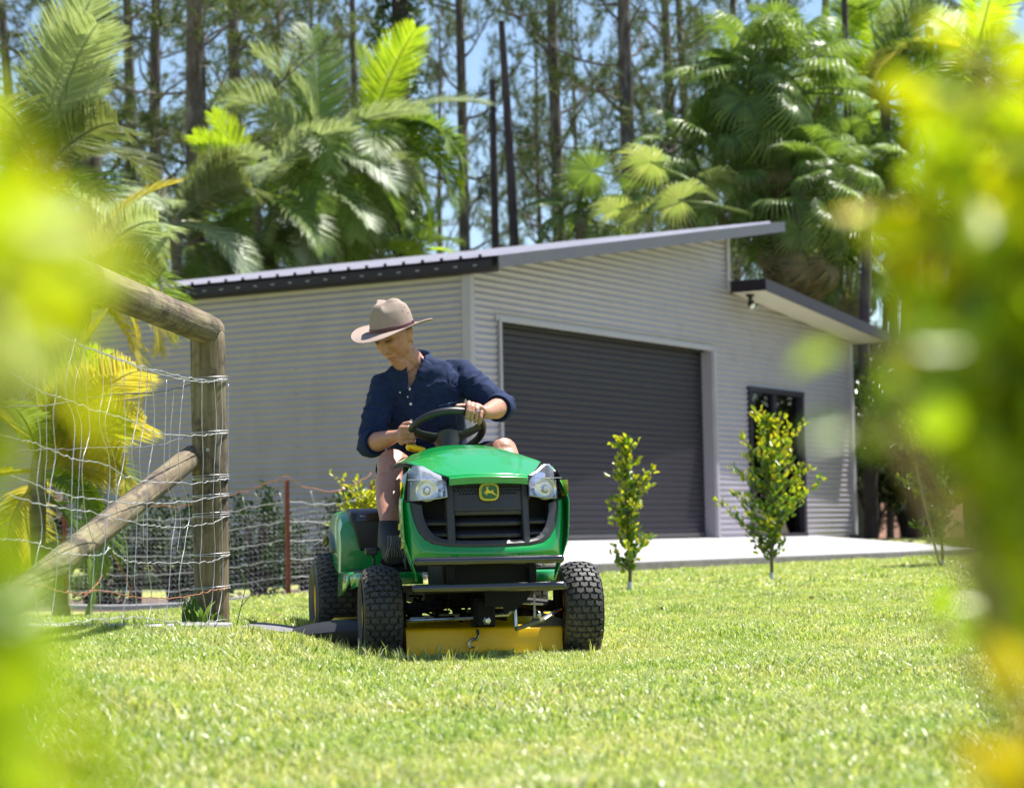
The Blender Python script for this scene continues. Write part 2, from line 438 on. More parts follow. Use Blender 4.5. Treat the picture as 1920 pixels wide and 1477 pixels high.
MB().box((6.745, .0, 4.2), (.09, .07, .78)).build('corner_flashing', m_trim, shed, bevel=.006)
g2 = MB().lathe([(0, 0), (.004, .0), (.004, .006), (0, .010)], 6, 'y'); g2 = mesh('screw', g2.v, g2.f, pmat('screw head', (.16, .15, .17), rough=.4, metal=.5), False)
for uu in (1.9, 3.7, 5.5):
    for zz in np.arange(3.12, 3.44+SL*uu-.1, PIT*4):
        o_ = link('screw', g2, shed); o_.location = (uu, -.014, round(zz/PIT)*PIT); o_.rotation_euler = (0, 0, math.pi)
for yy in (1.2, 2.4, 3.6, 4.8):
    for zz in np.arange(.7, 3.4, PIT*4):
        o_ = link('screw', g2, shed); o_.location = (-.014, yy, round(zz/PIT)*PIT); o_.rotation_euler = (0, 0, rad(90))
# main roof, ribs run up the slope
mb = MB(); y = -.50; prof = []
while y < BD+.3:
    prof += [(y, 0), (y+.20, 0), (y+.215, .03), (y+.24, .03)]; y += .255
top = lambda u, e: 3.62+SL*u+e
mb.loft([[(-.17, py, top(-.17, e)) for py, e in prof], [(7.58, py, top(7.58, e)) for py, e in prof]], closed=False)
mb.loft([[(-.17, py, top(-.17, -.012)) for py, e in (prof[0], prof[-1])], [(7.58, py, top(7.58, -.012)) for py, e in (prof[0], prof[-1])]], closed=False)
mb.build('roof', m_roof, shed, smooth=False)
mb = MB()
for yy in (-.50, BD+.33):
    mb.prism([(-.17, top(-.17, -.14)), (7.58, top(7.58, -.14)), (7.58, top(7.58, -.002)), (-.17, top(-.17, -.002))], yy-.02, yy, lambda u, v, w: (u, w, v))
mb.box((7.59, BD/2-.02, top(7.58, -.08)), (.02, BD+.7, .16))
mb.build('barge_board', m_gutter, shed, smooth=False)
mb = MB(); mb.prism([(-.13, 3.43), (-.02, 3.43), (-.02, 3.575), (-.15, 3.575), (-.165, 3.555), (-.165, 3.46)], -.42, BD+.3, lambda u, v, w: (u, w, v))
mb.build('gutter', m_dark, shed, smooth=False)
g0 = MB().box((0, 0, 0), (.008, .05, .012)); g0 = mesh('gutter_slot', g0.v, g0.f, m_roof, False); g1 = MB().box((0, 0, 0), (.012, .034, .032)); g1 = mesh('rib_cap', g1.v, g1.f, m_dark, False)
for k in range(31):
    link('gutter_slot', g0, shed).location = (-.168, -.2+k*.255, 3.505); link('rib_cap', g1, shed).location = (-.17, -.50+.2275+k*.255, top(-.17, .012))
# low roof with deep front overhang
lt = lambda u: 3.95-.096*(u-6.75)
mb = MB(); mb.prism([(6.80, lt(6.8)-.02), (11.3, lt(11.3)-.02), (11.3, lt(11.3)), (6.8, lt(6.8))], -.54, BD+.3, lambda u, v, w: (u, w, v)).build('roof', m_roof, shed, smooth=False)
mb = MB(); mb.prism([(6.80, lt(6.8)-.135), (11.29, lt(11.3)-.135), (11.29, lt(11.3)-.12), (6.8, lt(6.8)-.12)], -.54, -.012, lambda u, v, w: (u, w, v))
mb.prism([(11.02, lt(11.02)-.137), (11.29, lt(11.3)-.137), (11.29, lt(11.3)-.122), (11.02, lt(11.02)-.122)], -.008, BD, lambda u, v, w: (u, w, v))
mb.build('soffit', m_soff, shed, smooth=False)
mb = MB(); mb.prism([(6.79, lt(6.79)-.15), (11.32, lt(11.32)-.15), (11.32, lt(11.32)+.012), (6.79, lt(6.79)+.012)], -.565, -.542, lambda u, v, w: (u, w, v))
mb.prism([(6.775, lt(6.79)-.15), (6.795, lt(6.79)-.15), (6.795, lt(6.79)+.013), (6.775, lt(6.79)+.013)], -.565, -.02, lambda u, v, w: (u, w, v))
mb.prism([(11.30, lt(11.3)-.15), (11.325, lt(11.3)-.15), (11.325, lt(11.3)+.013), (11.30, lt(11.3)+.013)], -.565, BD+.3, lambda u, v, w: (u, w, v))
mb.build('fascia', m_dark, shed, smooth=False)
# roller door
mb = MB(); n = int((2.98-.45)/PIT*8); sec = []
for i in range(n+1):
    z = .45+(2.98-.45)*i/n; ph = (z/PIT) % 1
    d = -.008*math.cos(2*math.pi*ph)+.006*math.cos(4*math.pi*ph)
    sec.append([(.67, .15+d, z), (6.17, .15+d, z)])
mb.loft(sec, closed=False); mb.build('roller_door', m_dark, shed, sharp=0, smooth=True)
mb = MB(); mb.box((3.4, .145, .475), (5.5, .03, .05)); mb.build('bottom_rail', m_gutter, shed, bevel=.004)
m_seal = pmat('door head black', (.008, .008, .01), rough=.6)
MB().box((3.4, .12, 2.955), (5.5, .05, .03)).build('head_seal', m_seal, shed, smooth=False)
mb = MB(); mb.box((.640, .06, 1.71), (.055, .19, 2.54)); mb.build('door_jamb', m_trim, shed, bevel=.004)
mb = MB(); mb.box((6.20, .07, 1.71), (.06, .17, 2.54)); mb.box((6.245, -.006, 1.71), (.09, .05, 2.54)); mb.build('door_jamb', m_trim, shed, bevel=.004)
MB().box((3.42, -.003, 2.99), (5.72, .036, .07)).build('door_head_flashing', m_trim, shed, bevel=.004)
# sliding glass door
wf = MB().box((8.25, .01, 2.495), (1.9, .10, .07)).box((7.34, .011, 1.44), (.07, .10, 2.04)).box((9.13, .012, 1.44), (.10, .10, 2.04)).box((8.25, .011, .45), (1.9, .10, .05)).box((8.2, .02, 1.44), (.11, .07, 2.04))
wf = wf.build('sliding_door_frame', m_dark, shed, bevel=.004)
MB().box((7.76, .03, 1.44), (.79, .006, 2.0)).build('pane', m_glass, wf, smooth=False)
MB().box((8.67, .045, 1.44), (.84, .006, 2.0)).build('pane', m_glass, wf, smooth=False)
MB().box((8.93, .10, 1.42), (.22, .012, 1.9)).build('blind', m_blind, shed, smooth=False)
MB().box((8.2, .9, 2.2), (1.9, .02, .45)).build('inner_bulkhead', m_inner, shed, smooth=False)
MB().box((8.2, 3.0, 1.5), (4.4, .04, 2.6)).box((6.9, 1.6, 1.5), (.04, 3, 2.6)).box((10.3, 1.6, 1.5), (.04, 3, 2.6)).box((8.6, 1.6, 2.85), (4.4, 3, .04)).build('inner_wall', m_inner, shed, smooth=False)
MB().box((5.5, BD/2, .41), (10.9, BD-.1, .04)).build('shed_floor', m_conc, shed, smooth=False)
# twin floodlight under the soffit
fl = empty('floodlight', tuple(BC+BU*7.05+BN*.20+Vector((0, 0, 3.78))), TH, 'black twin head security floodlight hanging under the low roof soffit', 'floodlight')
fl_z = lt(7.05)-.137; fl.location.z = fl_z
MB().lathe([(0, 0), (0, .055), (-.03, .055), (-.04, .02), (-.04, 0)], 20, 'z').build('base', m_black, fl)
MB().tube([(0, 0, -.03), (0, 0, -.12)], .03).build('sensor', m_black, fl)
for sx, ax in ((-.02, -1), (.075, 1)):
    q = Vector((.3*ax, -.75, -.6)).normalized()
    MB().tube([Vector((sx, 0, -.07)), Vector((sx, 0, -.12))+q*.02], .014).build('arm', m_black, fl)
    c0 = Vector((sx, 0, -.13))
    hd = MB().tube([c0-q*.03, c0, c0+q*.07, c0+q*.072], [.02, .035, .05, .046], 20).build('lamp_head', m_black, fl)
    MB().tube([c0+q*.0725, c0+q*.075], .044, 20).build('lens', m_blind, hd)
# concrete apron
mb = MB(); ap = []
for D, z in ((-.3, .43), (0, .427), (2.4, .215), (2.42, .205), (2.43, -.1)):
    row = []
    for u in np.linspace(-2.3, 9.6, 40):
        p = BC+BU*u+BN*D; row.append((p.x, p.y, z))
    ap.append(row)
mb.loft(ap, closed=False)
for u in (-2.3, 9.6):
    q = [BC+BU*u+BN*D for D in (-.3, 0, 2.4, 2.42, 2.43)]
    b0 = len(mb.v); mb.v += [(p.x, p.y, z) for p, z in zip(q, (.43, .427, .215, .205, -.1))] + [(q[0].x, q[0].y, -.1)]
    mb.f.append(tuple(range(b0, b0+6)))
m_edge = pmat('shaded slab edge', (.15, .14, .135), rough=.95, var=.25, scale=6)  # shade on the slab's front face, put into a darker concrete colour
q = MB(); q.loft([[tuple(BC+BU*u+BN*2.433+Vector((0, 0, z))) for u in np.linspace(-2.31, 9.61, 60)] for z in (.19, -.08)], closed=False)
q = q.build('slab_edge_shade', m_edge, None, smooth=False)
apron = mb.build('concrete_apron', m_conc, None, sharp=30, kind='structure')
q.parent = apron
mb = MB(); jm = pmat('joint', (.2, .19, .18), rough=.9)
for u in (3.4, 6.3):
    a, b_ = BC+BU*u+BN*.02, BC+BU*u+BN*2.39
    mb.add([(a.x-.006, a.y, .4295), (a.x+.012, a.y, .4295), (b_.x+.012, b_.y, .2195), (b_.x-.006, b_.y, .2195)], [(0, 1, 2, 3)])
mb.build('slab_joint', jm, apron, smooth=False)

# ------------------------------------------------------------------ leaves helper
def rand_unit(n):
    v = rng.normal(size=(n, 3)); return v/np.linalg.norm(v, axis=1, keepdims=True)
def nrm(a): return a/np.maximum(np.linalg.norm(a, axis=1, keepdims=True), 1e-9)
def leaves(pos, d, nr, ln, wd, fold=.25):
    n = len(pos); d = nrm(d); s = nrm(np.cross(d, nr)); u = nrm(np.cross(s, d))
    ln = np.broadcast_to(ln, (n,))[:, None]; wd = np.broadcast_to(wd, (n,))[:, None]
    up = u*wd*fold
    P = [pos, pos+d*ln*.35+s*wd*.5+up, pos+d*ln*.72+s*wd*.42+up, pos+d*ln-u*wd*.15, pos+d*ln*.72-s*wd*.42+up, pos+d*ln*.35-s*wd*.5+up]
    v = np.stack(P, 1).reshape(-1, 3); b0 = (np.arange(n)*6)[:, None]
    f = np.concatenate([b0+np.array([[0, 1, 2, 3]]), b0+np.array([[0, 3, 4, 5]])], 0)
    return v, f

# ------------------------------------------------------------------ pines
m_bark = pmat('pine bark', (.085, .066, .064), rough=.95, var=.4, scale=9, bump=1.0, bscale=26, stretch=(1, 1, .35), dirt=((.24, .21, .19), 6, .5, .72))
m_bark2 = pmat('dark wet bark', (.055, .04, .045), rough=.9, var=.4, scale=9, bump=.8, bscale=26, stretch=(1, 1, .3))
m_needle = leafmat('pine needles', [(.04, .07, .022), (.075, .11, .035), (.12, .14, .05), (.055, .085, .035)], trans=.35, rough=.5, obj_random=True)
def pine_meshes(seed, H, r0, ntwig=330, lowest=.12, ragged=1.0):
    rs = random.Random(seed); g = np.random.default_rng(seed)
    path = [Vector((0.12*math.sin(i*.5+seed)*i/12, .12*math.cos(i*.4+seed*2)*i/12, H*i/14-.3)) for i in range(15)]
    tr = MB(); tr.tube(path, [r0*(1.15 if i == 0 else 1)*(1-.8*(i/14)**1.3) for i in range(15)], 14)
    lm = MB(); tips = []
    def at(z):
        t = min(max((z+.3)/H*14, 0), 13.99); k = int(t); return path[k].lerp(path[k+1], t-k)
    nb = int(34*ragged)
    for i in range(nb):
        z = H*(lowest+(1-lowest)*(i+rs.random())/nb)*.985; rel = z/H
        a = rs.uniform(0, 6.28); ln = (1.2+2.6*math.sin(min(rel, .8)*2.4))*rs.uniform(.5, 1.1)*(1.15-rel*.75)
        p = at(z); d = Vector((math.cos(a), math.sin(a), rs.uniform(-.1, .75)))
        pts = [p]; cur = p.copy(); dd = d.normalized()
        for k in range(6):
            dd = (dd+Vector((rs.uniform(-.25, .25), rs.uniform(-.25, .25), rs.uniform(-.16, .3)))).normalized(); cur = cur+dd*ln/6; pts.append(cur.copy())
            if k > 0:
                for q in range(2):
                    sd_ = (dd+Vector((rs.uniform(-1, 1), rs.uniform(-1, 1), rs.uniform(-.4, .8)))).normalized(); e = cur+sd_*rs.uniform(.3, .9)
                    if rs.random() < .55: lm.tube([cur, cur.lerp(e, .5)+Vector((0, 0, .04)), e], [.012, .009, .005], 4, cap=False)
                    if rel > .3 or rs.random() < .3: tips.append(e)
        lm.tube(pts, [max(.008, .045*(1-rel*.5)*(1-k/7)) for k in range(7)], 5, cap=False)
        tips.append(cur)
    rs.shuffle(tips); tips = tips[:ntwig]
    cl_ = np.array([tuple(t_) for t_ in tips]); m_ = 40
    ax = rand_unit(len(cl_)); ax[:, 2] += .35; ax = nrm(ax)
    P = np.repeat(cl_, m_, 0); A = np.repeat(ax, m_, 0); T = rng.uniform(-.28, .18, len(P))[:, None]
    P = P+A*T; D = nrm(A*.7+rand_unit(len(P))*.9); ln = rng.uniform(.16, .32, len(P))
    sde = nrm(np.cross(D, rand_unit(len(P))))*.010
    v = np.stack([P-sde, P+sde, P+D*ln[:, None]], 1).reshape(-1, 3); f = np.arange(len(v)).reshape(-1, 3)
    return (mesh('trunk', tr.v, tr.f, m_bark), mesh('branches', lm.v, lm.f, m_bark), mesh('foliage', v, f, m_needle))
PV = [pine_meshes(3, 19, .23, 430, .12, 1.6), pine_meshes(11, 18, .2, 460, .1, 1.6), pine_meshes(17, 20, .22, 420, .13, 1.5), pine_meshes(29, 17, .17, 460, .06, 1.6)]
def pine(px, d, wpx, var, label, rz, lean=0.0, hs=1.0, bark=None):
    p = pt(px, 1000, d); s = 1.22*(wpx/FPX*d)/(2*[.2, .175, .19, .15][var])
    s = max(.55, min(1.5, s))
    r = empty('pine_tree', (p.x, p.y, float(ground(p.x, p.y))-.1), rz, label, 'pine tree', 'tall pines behind the shed')
    r.scale = (s, s, hs); r.rotation_euler = (0, lean, rz) if abs(lean) > 0 else (0, 0, rz)
    for nm, me in zip(('trunk', 'branches', 'foliage'), PV[var]):
        o = link(nm, me, r)
        if nm == 'branches' : o['kind'] = 'stuff'
        if nm == 'foliage': o['kind'] = 'stuff'
    return r
pines = [
 (35, 52, 26, 1, 'blurred pine trunk near the left edge behind the tall arching palm'),
 (102, 60, 14, 3, 'slim pine between the left edge palm and the thick purple grey trunk'),
 (178, 42, 42, 0, 'thick purple grey pine trunk rising behind the tall left palm'),
 (248, 56, 24, 2, 'dark pine just right of the thick purple grey trunk'),
 (314, 50, 26, 1, 'dark pine left of the broad pale barked pine'),
 (388, 38, 40, 0, 'broad pine with pale flaking bark above the shed eave'),
 (456, 46, 26, 2, 'straight pine just right of the broad pale barked one'),
 (526, 58, 22, 3, 'pine behind the big silvery palm frond'),
 (590, 62, 15, 1, 'forked looking thin pine behind the silvery palm frond'),
 (624, 70, 12, 3, 'distant thin pine between silvery and yellow green fronds'),
 (672, 52, 17, 2, 'slender pine left of the upright yellow green frond'),
 (720, 64, 13, 1, 'thin pine directly behind the upright yellow green frond'),
 (846, 66, 12, 3, 'thin pine between the ivy clad trunk and the man\'s side of the clearing'),
 (888, 48, 18, 2, 'straight grey pine left of the two bare dark poles'),
 (1024, 60, 11, 3, 'slim pine right of the two bare dark poles'),
 (1060, 44, 22, 0, 'branching pine above the middle of the sloping roof'),
 (1110, 72, 12, 1, 'distant pine between two branching pines over the roof'),
 (1196, 42, 26, 2, 'strong pine just left of the tall fan palm'),
 (1279, 50, 20, 1, 'pine trunk rising out of the left side of the fan palm crown'),
 (1306, 54, 20, 3, 'second of two close trunks above the fan palm crown'),
 (1392, 60, 18, 2, 'pine behind the middle of the fan palm crown'),
 (1480, 66, 18, 0, 'pine hidden low behind the fan palm crown top'),
 (1560, 58, 20, 1, 'pine between the fan palm and the upright green palm'),
 (1760, 56, 22, 2, 'pine behind the top right palm fronds'),
 (1850, 62, 22, 0, 'pine near the right edge behind golden leaves'),
]
for i, (px, d, w, v_, lab) in enumerate(pines):
    pine(px, d, w, v_, lab, (i*2.399) % 6.28, lean=random.uniform(-.02, .02), hs=random.uniform(.9, 1.15))
DL = lambda i: ['thin distant pine deep in the wood above the golden leaves at left', 'thin distant pine deep in the wood behind the left palm clump', 'thin distant pine deep in the wood between the ivy clad trunk and the bare poles', 'thin distant pine deep in the wood over the sloping roof', 'thin distant pine deep in the wood behind the round fan palm crown', 'thin distant pine deep in the wood behind the right hand feather palms'][min(5, (0 if i < 2 else 1 if i < 5 else 2 if i < 7 else 3 if i < 9 else 4 if i < 11 else 5))]
for i in range(13):   # the wood behind
    px = -80+i*165+random.uniform(-30, 30)
    p = pt(px, 1000, random.uniform(76, 98)); var = i % 4
    r = empty('pine_tree', (p.x, p.y, 0), i*1.7, DL(i), 'pine tree', 'back rows of pines deep in the wood')
    r.scale = (1, 1, random.uniform(.8, 1.05))
    for nm, me in zip(('trunk', 'branches', 'foliage'), PV[var]):
        o = link(nm, me, r)
        if nm != 'trunk': o['kind'] = 'stuff'
# two bare dead poles
def pole(name, pts, rr, lab):
    mb = MB(); mb.tube(pts, rr, 14); root = mb.v[0]
    o = mb.build(name, m_bark2, label=lab, cat='dead tree'); return o
pole('dead_trunk', [pt(930, 1010, 42), pt(929, 470, 42), pt(926, 300, 42), pt(923, 150, 42)], [.10, .075, .07, .055], 'shorter bare broken dark trunk left of its taller twin')
pole('dead_trunk', [pt(975, 1010, 41), pt(965, 470, 41), pt(952, 220, 41), pt(940, 40, 41)], [.11, .09, .08, .06], 'taller bare dark leaning trunk above the sloping roof')
# ivy clad trunk
iv = empty('ivy_clad_tree', tuple(pt(762, 1010, 44)), 0, 'dark trunk wrapped in ivy at the top centre behind the palms', 'tree')
iv.location.z = 0
MB().tube([(0, 0, -.2), (.03, 0, 4), (.0, 0, 8), (.1, 0, 14)], [.24, .21, .19, .15], 12).build('trunk', m_bark2, iv)
m_ivy = leafmat('ivy leaves', [(.02, .05, .012), (.04, .08, .02), (.06, .11, .03), (.03, .06, .02)], trans=.25, rough=.3, spec=.6)
n = 5200; zz = rng.uniform(3, 13, n); aa = rng.uniform(0, 6.28, n); rr = .2+np.abs(rng.normal(0, .16, n))*(1+.5*np.sin(zz*2.3+aa))
pp = np.stack([rr*np.cos(aa), rr*np.sin(aa), zz], 1); dd = np.stack([np.cos(aa), np.sin(aa), rng.uniform(-1, .3, n)], 1)
v, f = leaves(pp, dd+rand_unit(n)*.5, rand_unit(n), rng.uniform(.07, .12, n), .07)
link('ivy', mesh('ivy', v, f, m_ivy), iv, kind='stuff')

# ------------------------------------------------------------------ palms
def frond_mesh(name, seed, mat, droop=1.0, npair=70, lf=.62, hang=.5, width=.019, stem=.14):
    rs = random.Random(seed); v = []; f = []
    def P(t):  # unit length frond along +x arching down
        return Vector((math.sin(droop*t)/max(droop, .01) if droop > .01 else t, 0, -(1-math.cos(droop*t))/max(droop, .01)*.9))
    def Tn(t): return (P(t+.01)-P(t-.01)).normalized()
    mb = MB(); mb.tube([P(i/16) for i in range(17)], [.012*(1-i/17)+.0015 for i in range(17)], 6)
    v += mb.v; f += mb.f
    for i in range(npair):
        t = stem+(1-stem)*(i+.5)/npair; q = (t-stem)/(1-stem)
        Lr = lf*.5*(math.sin(math.pi*(.14+.80*q))**.7); T = Tn(t); base = P(t); up = Vector((0, 1, 0)).cross(T)*-1
        if up.z < 0: up = -up
        for sg in (-1, 1):
            l_ = Lr*rs.uniform(.85, 1.08); fw = .45+.75*q+rs.uniform(-.08, .08)
            d = (Vector((0, sg, 0))*1.0+T*fw+up*rs.uniform(.12, .38)).normalized()
            pts = [base]; cur = base.copy()
            for k in range(3):
                cur = cur+d*l_/3; pts.append(cur.copy()); d = (d+Vector((0, 0, -hang*rs.uniform(.5, 1.1)*(.3+.35*k)))).normalized()
            sd_ = T; ws = [width*.35, width, width*.75, width*.06]; b0 = len(v)
            nrm_ = up
            for k in range(4):
                off = sd_*ws[k]*.5
                v += [tuple(pts[k]-off), tuple(pts[k]+nrm_*ws[k]*.12), tuple(pts[k]+off)]
            for k in range(3):
                a = b0+k*3; f += [(a, a+1, a+4, a+3), (a+1, a+2, a+5, a+4)]
    return mesh(name, v, f, mat)
pal_green = [(.08, .15, .03), (.13, .21, .045), (.20, .28, .06), (.10, .17, .04)]
m_fr_g = leafmat('palm leaflets green', pal_green, trans=.42, rough=.38, spec=.4, tcol=1.5)
m_fr_s = leafmat('palm leaflets silvery', [(.26, .32, .20), (.34, .40, .26), (.22, .30, .16), (.40, .45, .30)], trans=.36, rough=.4, spec=.45, tcol=1.3)
m_fr_y = leafmat('palm leaflets young yellow green', [(.22, .34, .02), (.30, .42, .03), (.36, .44, .03), (.26, .38, .025)], trans=.55, rough=.35, tcol=1.5)
m_fr_o = leafmat('palm leaflets ageing golden', [(.38, .32, .04), (.48, .37, .07), (.32, .32, .04), (.50, .40, .12), (.24, .28, .03)], trans=.5, rough=.4, tcol=1.4)
m_fr_d = leafmat('palm leaflets dark dull', [(.06, .09, .03), (.10, .13, .045), (.14, .17, .07), (.17, .16, .08)], trans=.35, rough=.35, spec=.6)
m_ptrunk = pmat('palm trunk', (.17, .15, .12), rough=.9, var=.3, scale=5, bump=.6, bscale=20, stretch=(1, 1, 6))
FR = {}
def fr(kind, i):
    k = (kind, i)
    if k not in FR:
        mt = {'g': m_fr_g, 's': m_fr_s, 'y': m_fr_y, 'o': m_fr_o, 'd': m_fr_d}[kind]
        dr = [.5, .95, 1.4, 1.9][i]
        FR[k] = frond_mesh('frond', 10*i+ord(kind), mt, droop=dr, hang=[.15, .35, .55, .8][i])
    return FR[k]
def place_frond(root, loc, az, el, ln, kind, dr, roll=0.0, label=None):
    o = link('frond', fr(kind, dr), root)
    M = Matrix.Translation(loc) @ Matrix.Rotation(rad(az), 4, 'Z') @ Matrix.Rotation(rad(-el), 4, 'Y') @ Matrix.Rotation(rad(roll), 4, 'X') @ Matrix.Scale(ln, 4)
    o.matrix_local = M
    if label: o['label'] = label
    return o
def palm(px, py, d, label, n, ln, kinds, hero=(), trunk=.09, el=(-20, 75), seed=1, azr=(0, 360)):
    c = pt(px, py, d); gz = float(ground(c.x, c.y)); rs = random.Random(seed)
    r = empty('palm_tree', (c.x, c.y, gz), 0, label, 'palm', None)
    h = c.z-gz
    mb = MB(); mb.tube([(.15, .1, -.1), (.05, .05, h*.5), (0, 0, h-.6), (0, 0, h-.1), (0, 0, h+.15)], [trunk*1.3, trunk, trunk*.9, trunk*1.2, trunk*.5], 12); mb.build('trunk', m_ptrunk, r)
    for i in range(n):
        az = azr[0]+(i*137.5+rs.uniform(-15, 15)) % (azr[1]-azr[0]); e = el[1]+(el[0]-el[1])*(i/(n-1))**.8 if n > 1 else el[1]
        kd = kinds[rs.randrange(len(kinds))]
        place_frond(r, Vector((0, 0, h+.1-.25*i/n)), az, e+rs.uniform(-8, 8), ln*rs.uniform(.8, 1.1), kd, 0 if e > 60 else (1 if e > 35 else (2 if rs.random() < .6 else 3)), rs.uniform(-25, 25))
    for (az, e, l_, kd, dr, roll) in hero: place_frond(r, Vector((0, 0, h)), az, e, l_, kd, dr, roll)
    return r
# left clump behind the eave
palm(598, 290, 37, 'palm with the big upright silvery frond above the shed eave', 12, 2.2, 'sg', [(112, 74, 2.3, 's', 1, 78), (165, 55, 2.2, 's', 2, 55), (40, 20, 1.9, 's', 2, -30), (95, 82, 2.5, 'g', 0, 10)], seed=2, el=(-25, 50))
palm(690, 260, 38.5, 'palm with the tall yellow green upright frond', 11, 2.3, 'gys', [(15, 74, 2.2, 'y', 1, -78), (60, 76, 1.9, 'y', 0, 85), (8, 22, 2.4, 'g', 3, -35), (-15, 35, 2.2, 'g', 3, -20), (5, 5, 2.1, 'y', 2, -20)], seed=5, el=(-40, 40))
palm(478, 375, 36, 'palm with a broad bright lime frond behind the middle of the eave', 10, 2.0, 'gsg', [(150, 70, 1.6, 'y', 0, 80), (165, 60, 1.5, 'y', 1, 70), (170, 30, 1.5, 's', 2, 30)], seed=8, el=(-25, 60))
palm(570, 400, 37, 'low palm with pale arching fronds just above the eave', 14, 2.1, 'gsys', [(25, 58, 1.7, 's', 1, -70), (60, 50, 1.3, 'y', 1, 50)], seed=9, el=(-35, 65))
palm(420, 460, 36, 'dull green palm low behind the eave at left', 14, 2.0, 'gdg', seed=12, el=(-30, 60))
palm(680, 480, 39, 'low palm whose fronds brush the roof left of the dark poles', 12, 2.0, 'sgy', seed=14, el=(-10, 65))
palm(785, 470, 40, 'small lime tipped palm at the right end of the clump', 9, 1.3, 'gyg', seed=15, el=(0, 70))
palm(330, 420, 34.5, 'grey green palm with a drooping comb like frond beside the pale pine', 9, 2.1, 'dsd', [(5, 48, 2.1, 'd', 3, -55), (10, 62, 1.8, 'd', 2, -65)], seed=16, el=(-30, 60))
# big arching palm on the far left
palm(70, 330, 21, 'tall grey green palm arching over the left edge of the picture', 10, 1.7, 'dgs', [(10, 76, 1.9, 's', 2, -75), (8, 50, 1.5, 'd', 3, -60), (20, 80, 1.9, 's', 1, -80), (165, 60, 1.5, 'g', 2, 60)], seed=21, el=(-20, 70))
palm(150, 520, 20, 'palm with fringed fronds arching down to the eave at left', 10, 1.5, 'dog', [(10, 55, 1.4, 's', 3, -60), (5, 28, 1.2, 'd', 3, -45), (10, -15, .9, 'o', 2, -10)], seed=23, el=(-30, 60))
# golden palm behind the wire fence
gp = palm(70, 880, 14.2, 'low golden yellow palm behind the wire fence', 9, 1.0, 'oog', [(12, 58, 1.15, 'o', 2, -70), (3, 18, 1.05, 'o', 3, -60), (8, 38, 1.0, 'o', 2, -65), (10, 66, .95, 'o', 2, -75), (5, 30, .85, 'o', 3, -60), (15, 45, .8, 'y', 2, -60), (0, 8, .80, 'o', 2, -55), (30, 75, .9, 'y', 1, -75), (0, -20, .6, 'y', 1, -50)], trunk=.05, seed=30, el=(-30, 75))

# fan palms
def fan_mesh(name, seed, mat, droop=.6, nseg=34, span=300):
    rs = random.Random(seed); v = []; f = []
    mb = MB(); mb.tube([(-1.1, 0, -.25), (-.5, 0, -.05), (0, 0, 0)], [.03, .02, .016], 6); v += mb.v; f += mb.f
    for i in range(nseg):
        a = rad(-span/2+span*(i+.5)/nseg); da = rad(span/nseg)*.5; Lr = .62*(1-.25*abs(a)/rad(span/2))*rs.uniform(.92, 1.05); b0 = len(v)
        for r_, w, dz in ((.03, 1, 0), (Lr*.5, 1.0, 1), (Lr*.8, .55, 2), (Lr*1.05, .25, 3), (Lr*1.25, .04, 4)):
            aw = da*w*(1 if dz < 2 else 1); z = .10*r_ - droop*rs.uniform(.7, 1.2)*max(0, r_-Lr*.45)**1.5*1.6
            rr_ = r_ if dz < 3 else Lr*(.8+.14*(dz-2)*(1.6-droop))
            for k, (s_, up) in enumerate(((-1, 0), (0, .018), (1, 0))):
                an = a+s_*aw*(Lr*.5/max(r_, .05) if dz > 1 else 1); v.append((rr_*math.cos(an), rr_*math.sin(an), z+up*(1 if dz < 3 else .3)*min(1, r_*3)))
        for k in range(4):
            q = b0+k*3; f += [(q, q+1, q+4, q+3), (q+1, q+2, q+5, q+4)]
    return mesh(name, v, f, mat)
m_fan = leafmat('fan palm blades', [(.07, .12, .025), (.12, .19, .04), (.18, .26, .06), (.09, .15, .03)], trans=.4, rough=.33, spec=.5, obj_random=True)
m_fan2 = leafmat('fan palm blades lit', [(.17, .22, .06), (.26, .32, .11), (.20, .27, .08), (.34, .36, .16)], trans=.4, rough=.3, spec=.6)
m_fan3 = leafmat('old hanging fan blades', [(.16, .13, .06), (.22, .17, .07), (.12, .12, .05), (.26, .20, .10)], trans=.25, rough=.5, obj_random=True)
FN = [fan_mesh('fan_leaf', 1, m_fan, .5), fan_mesh('fan_leaf', 2, m_fan, .9), fan_mesh('fan_leaf', 3, m_fan, 1.3), fan_mesh('fan_leaf', 4, m_fan2, .95), fan_mesh('fan_leaf', 5, m_fan3, 1.5)]
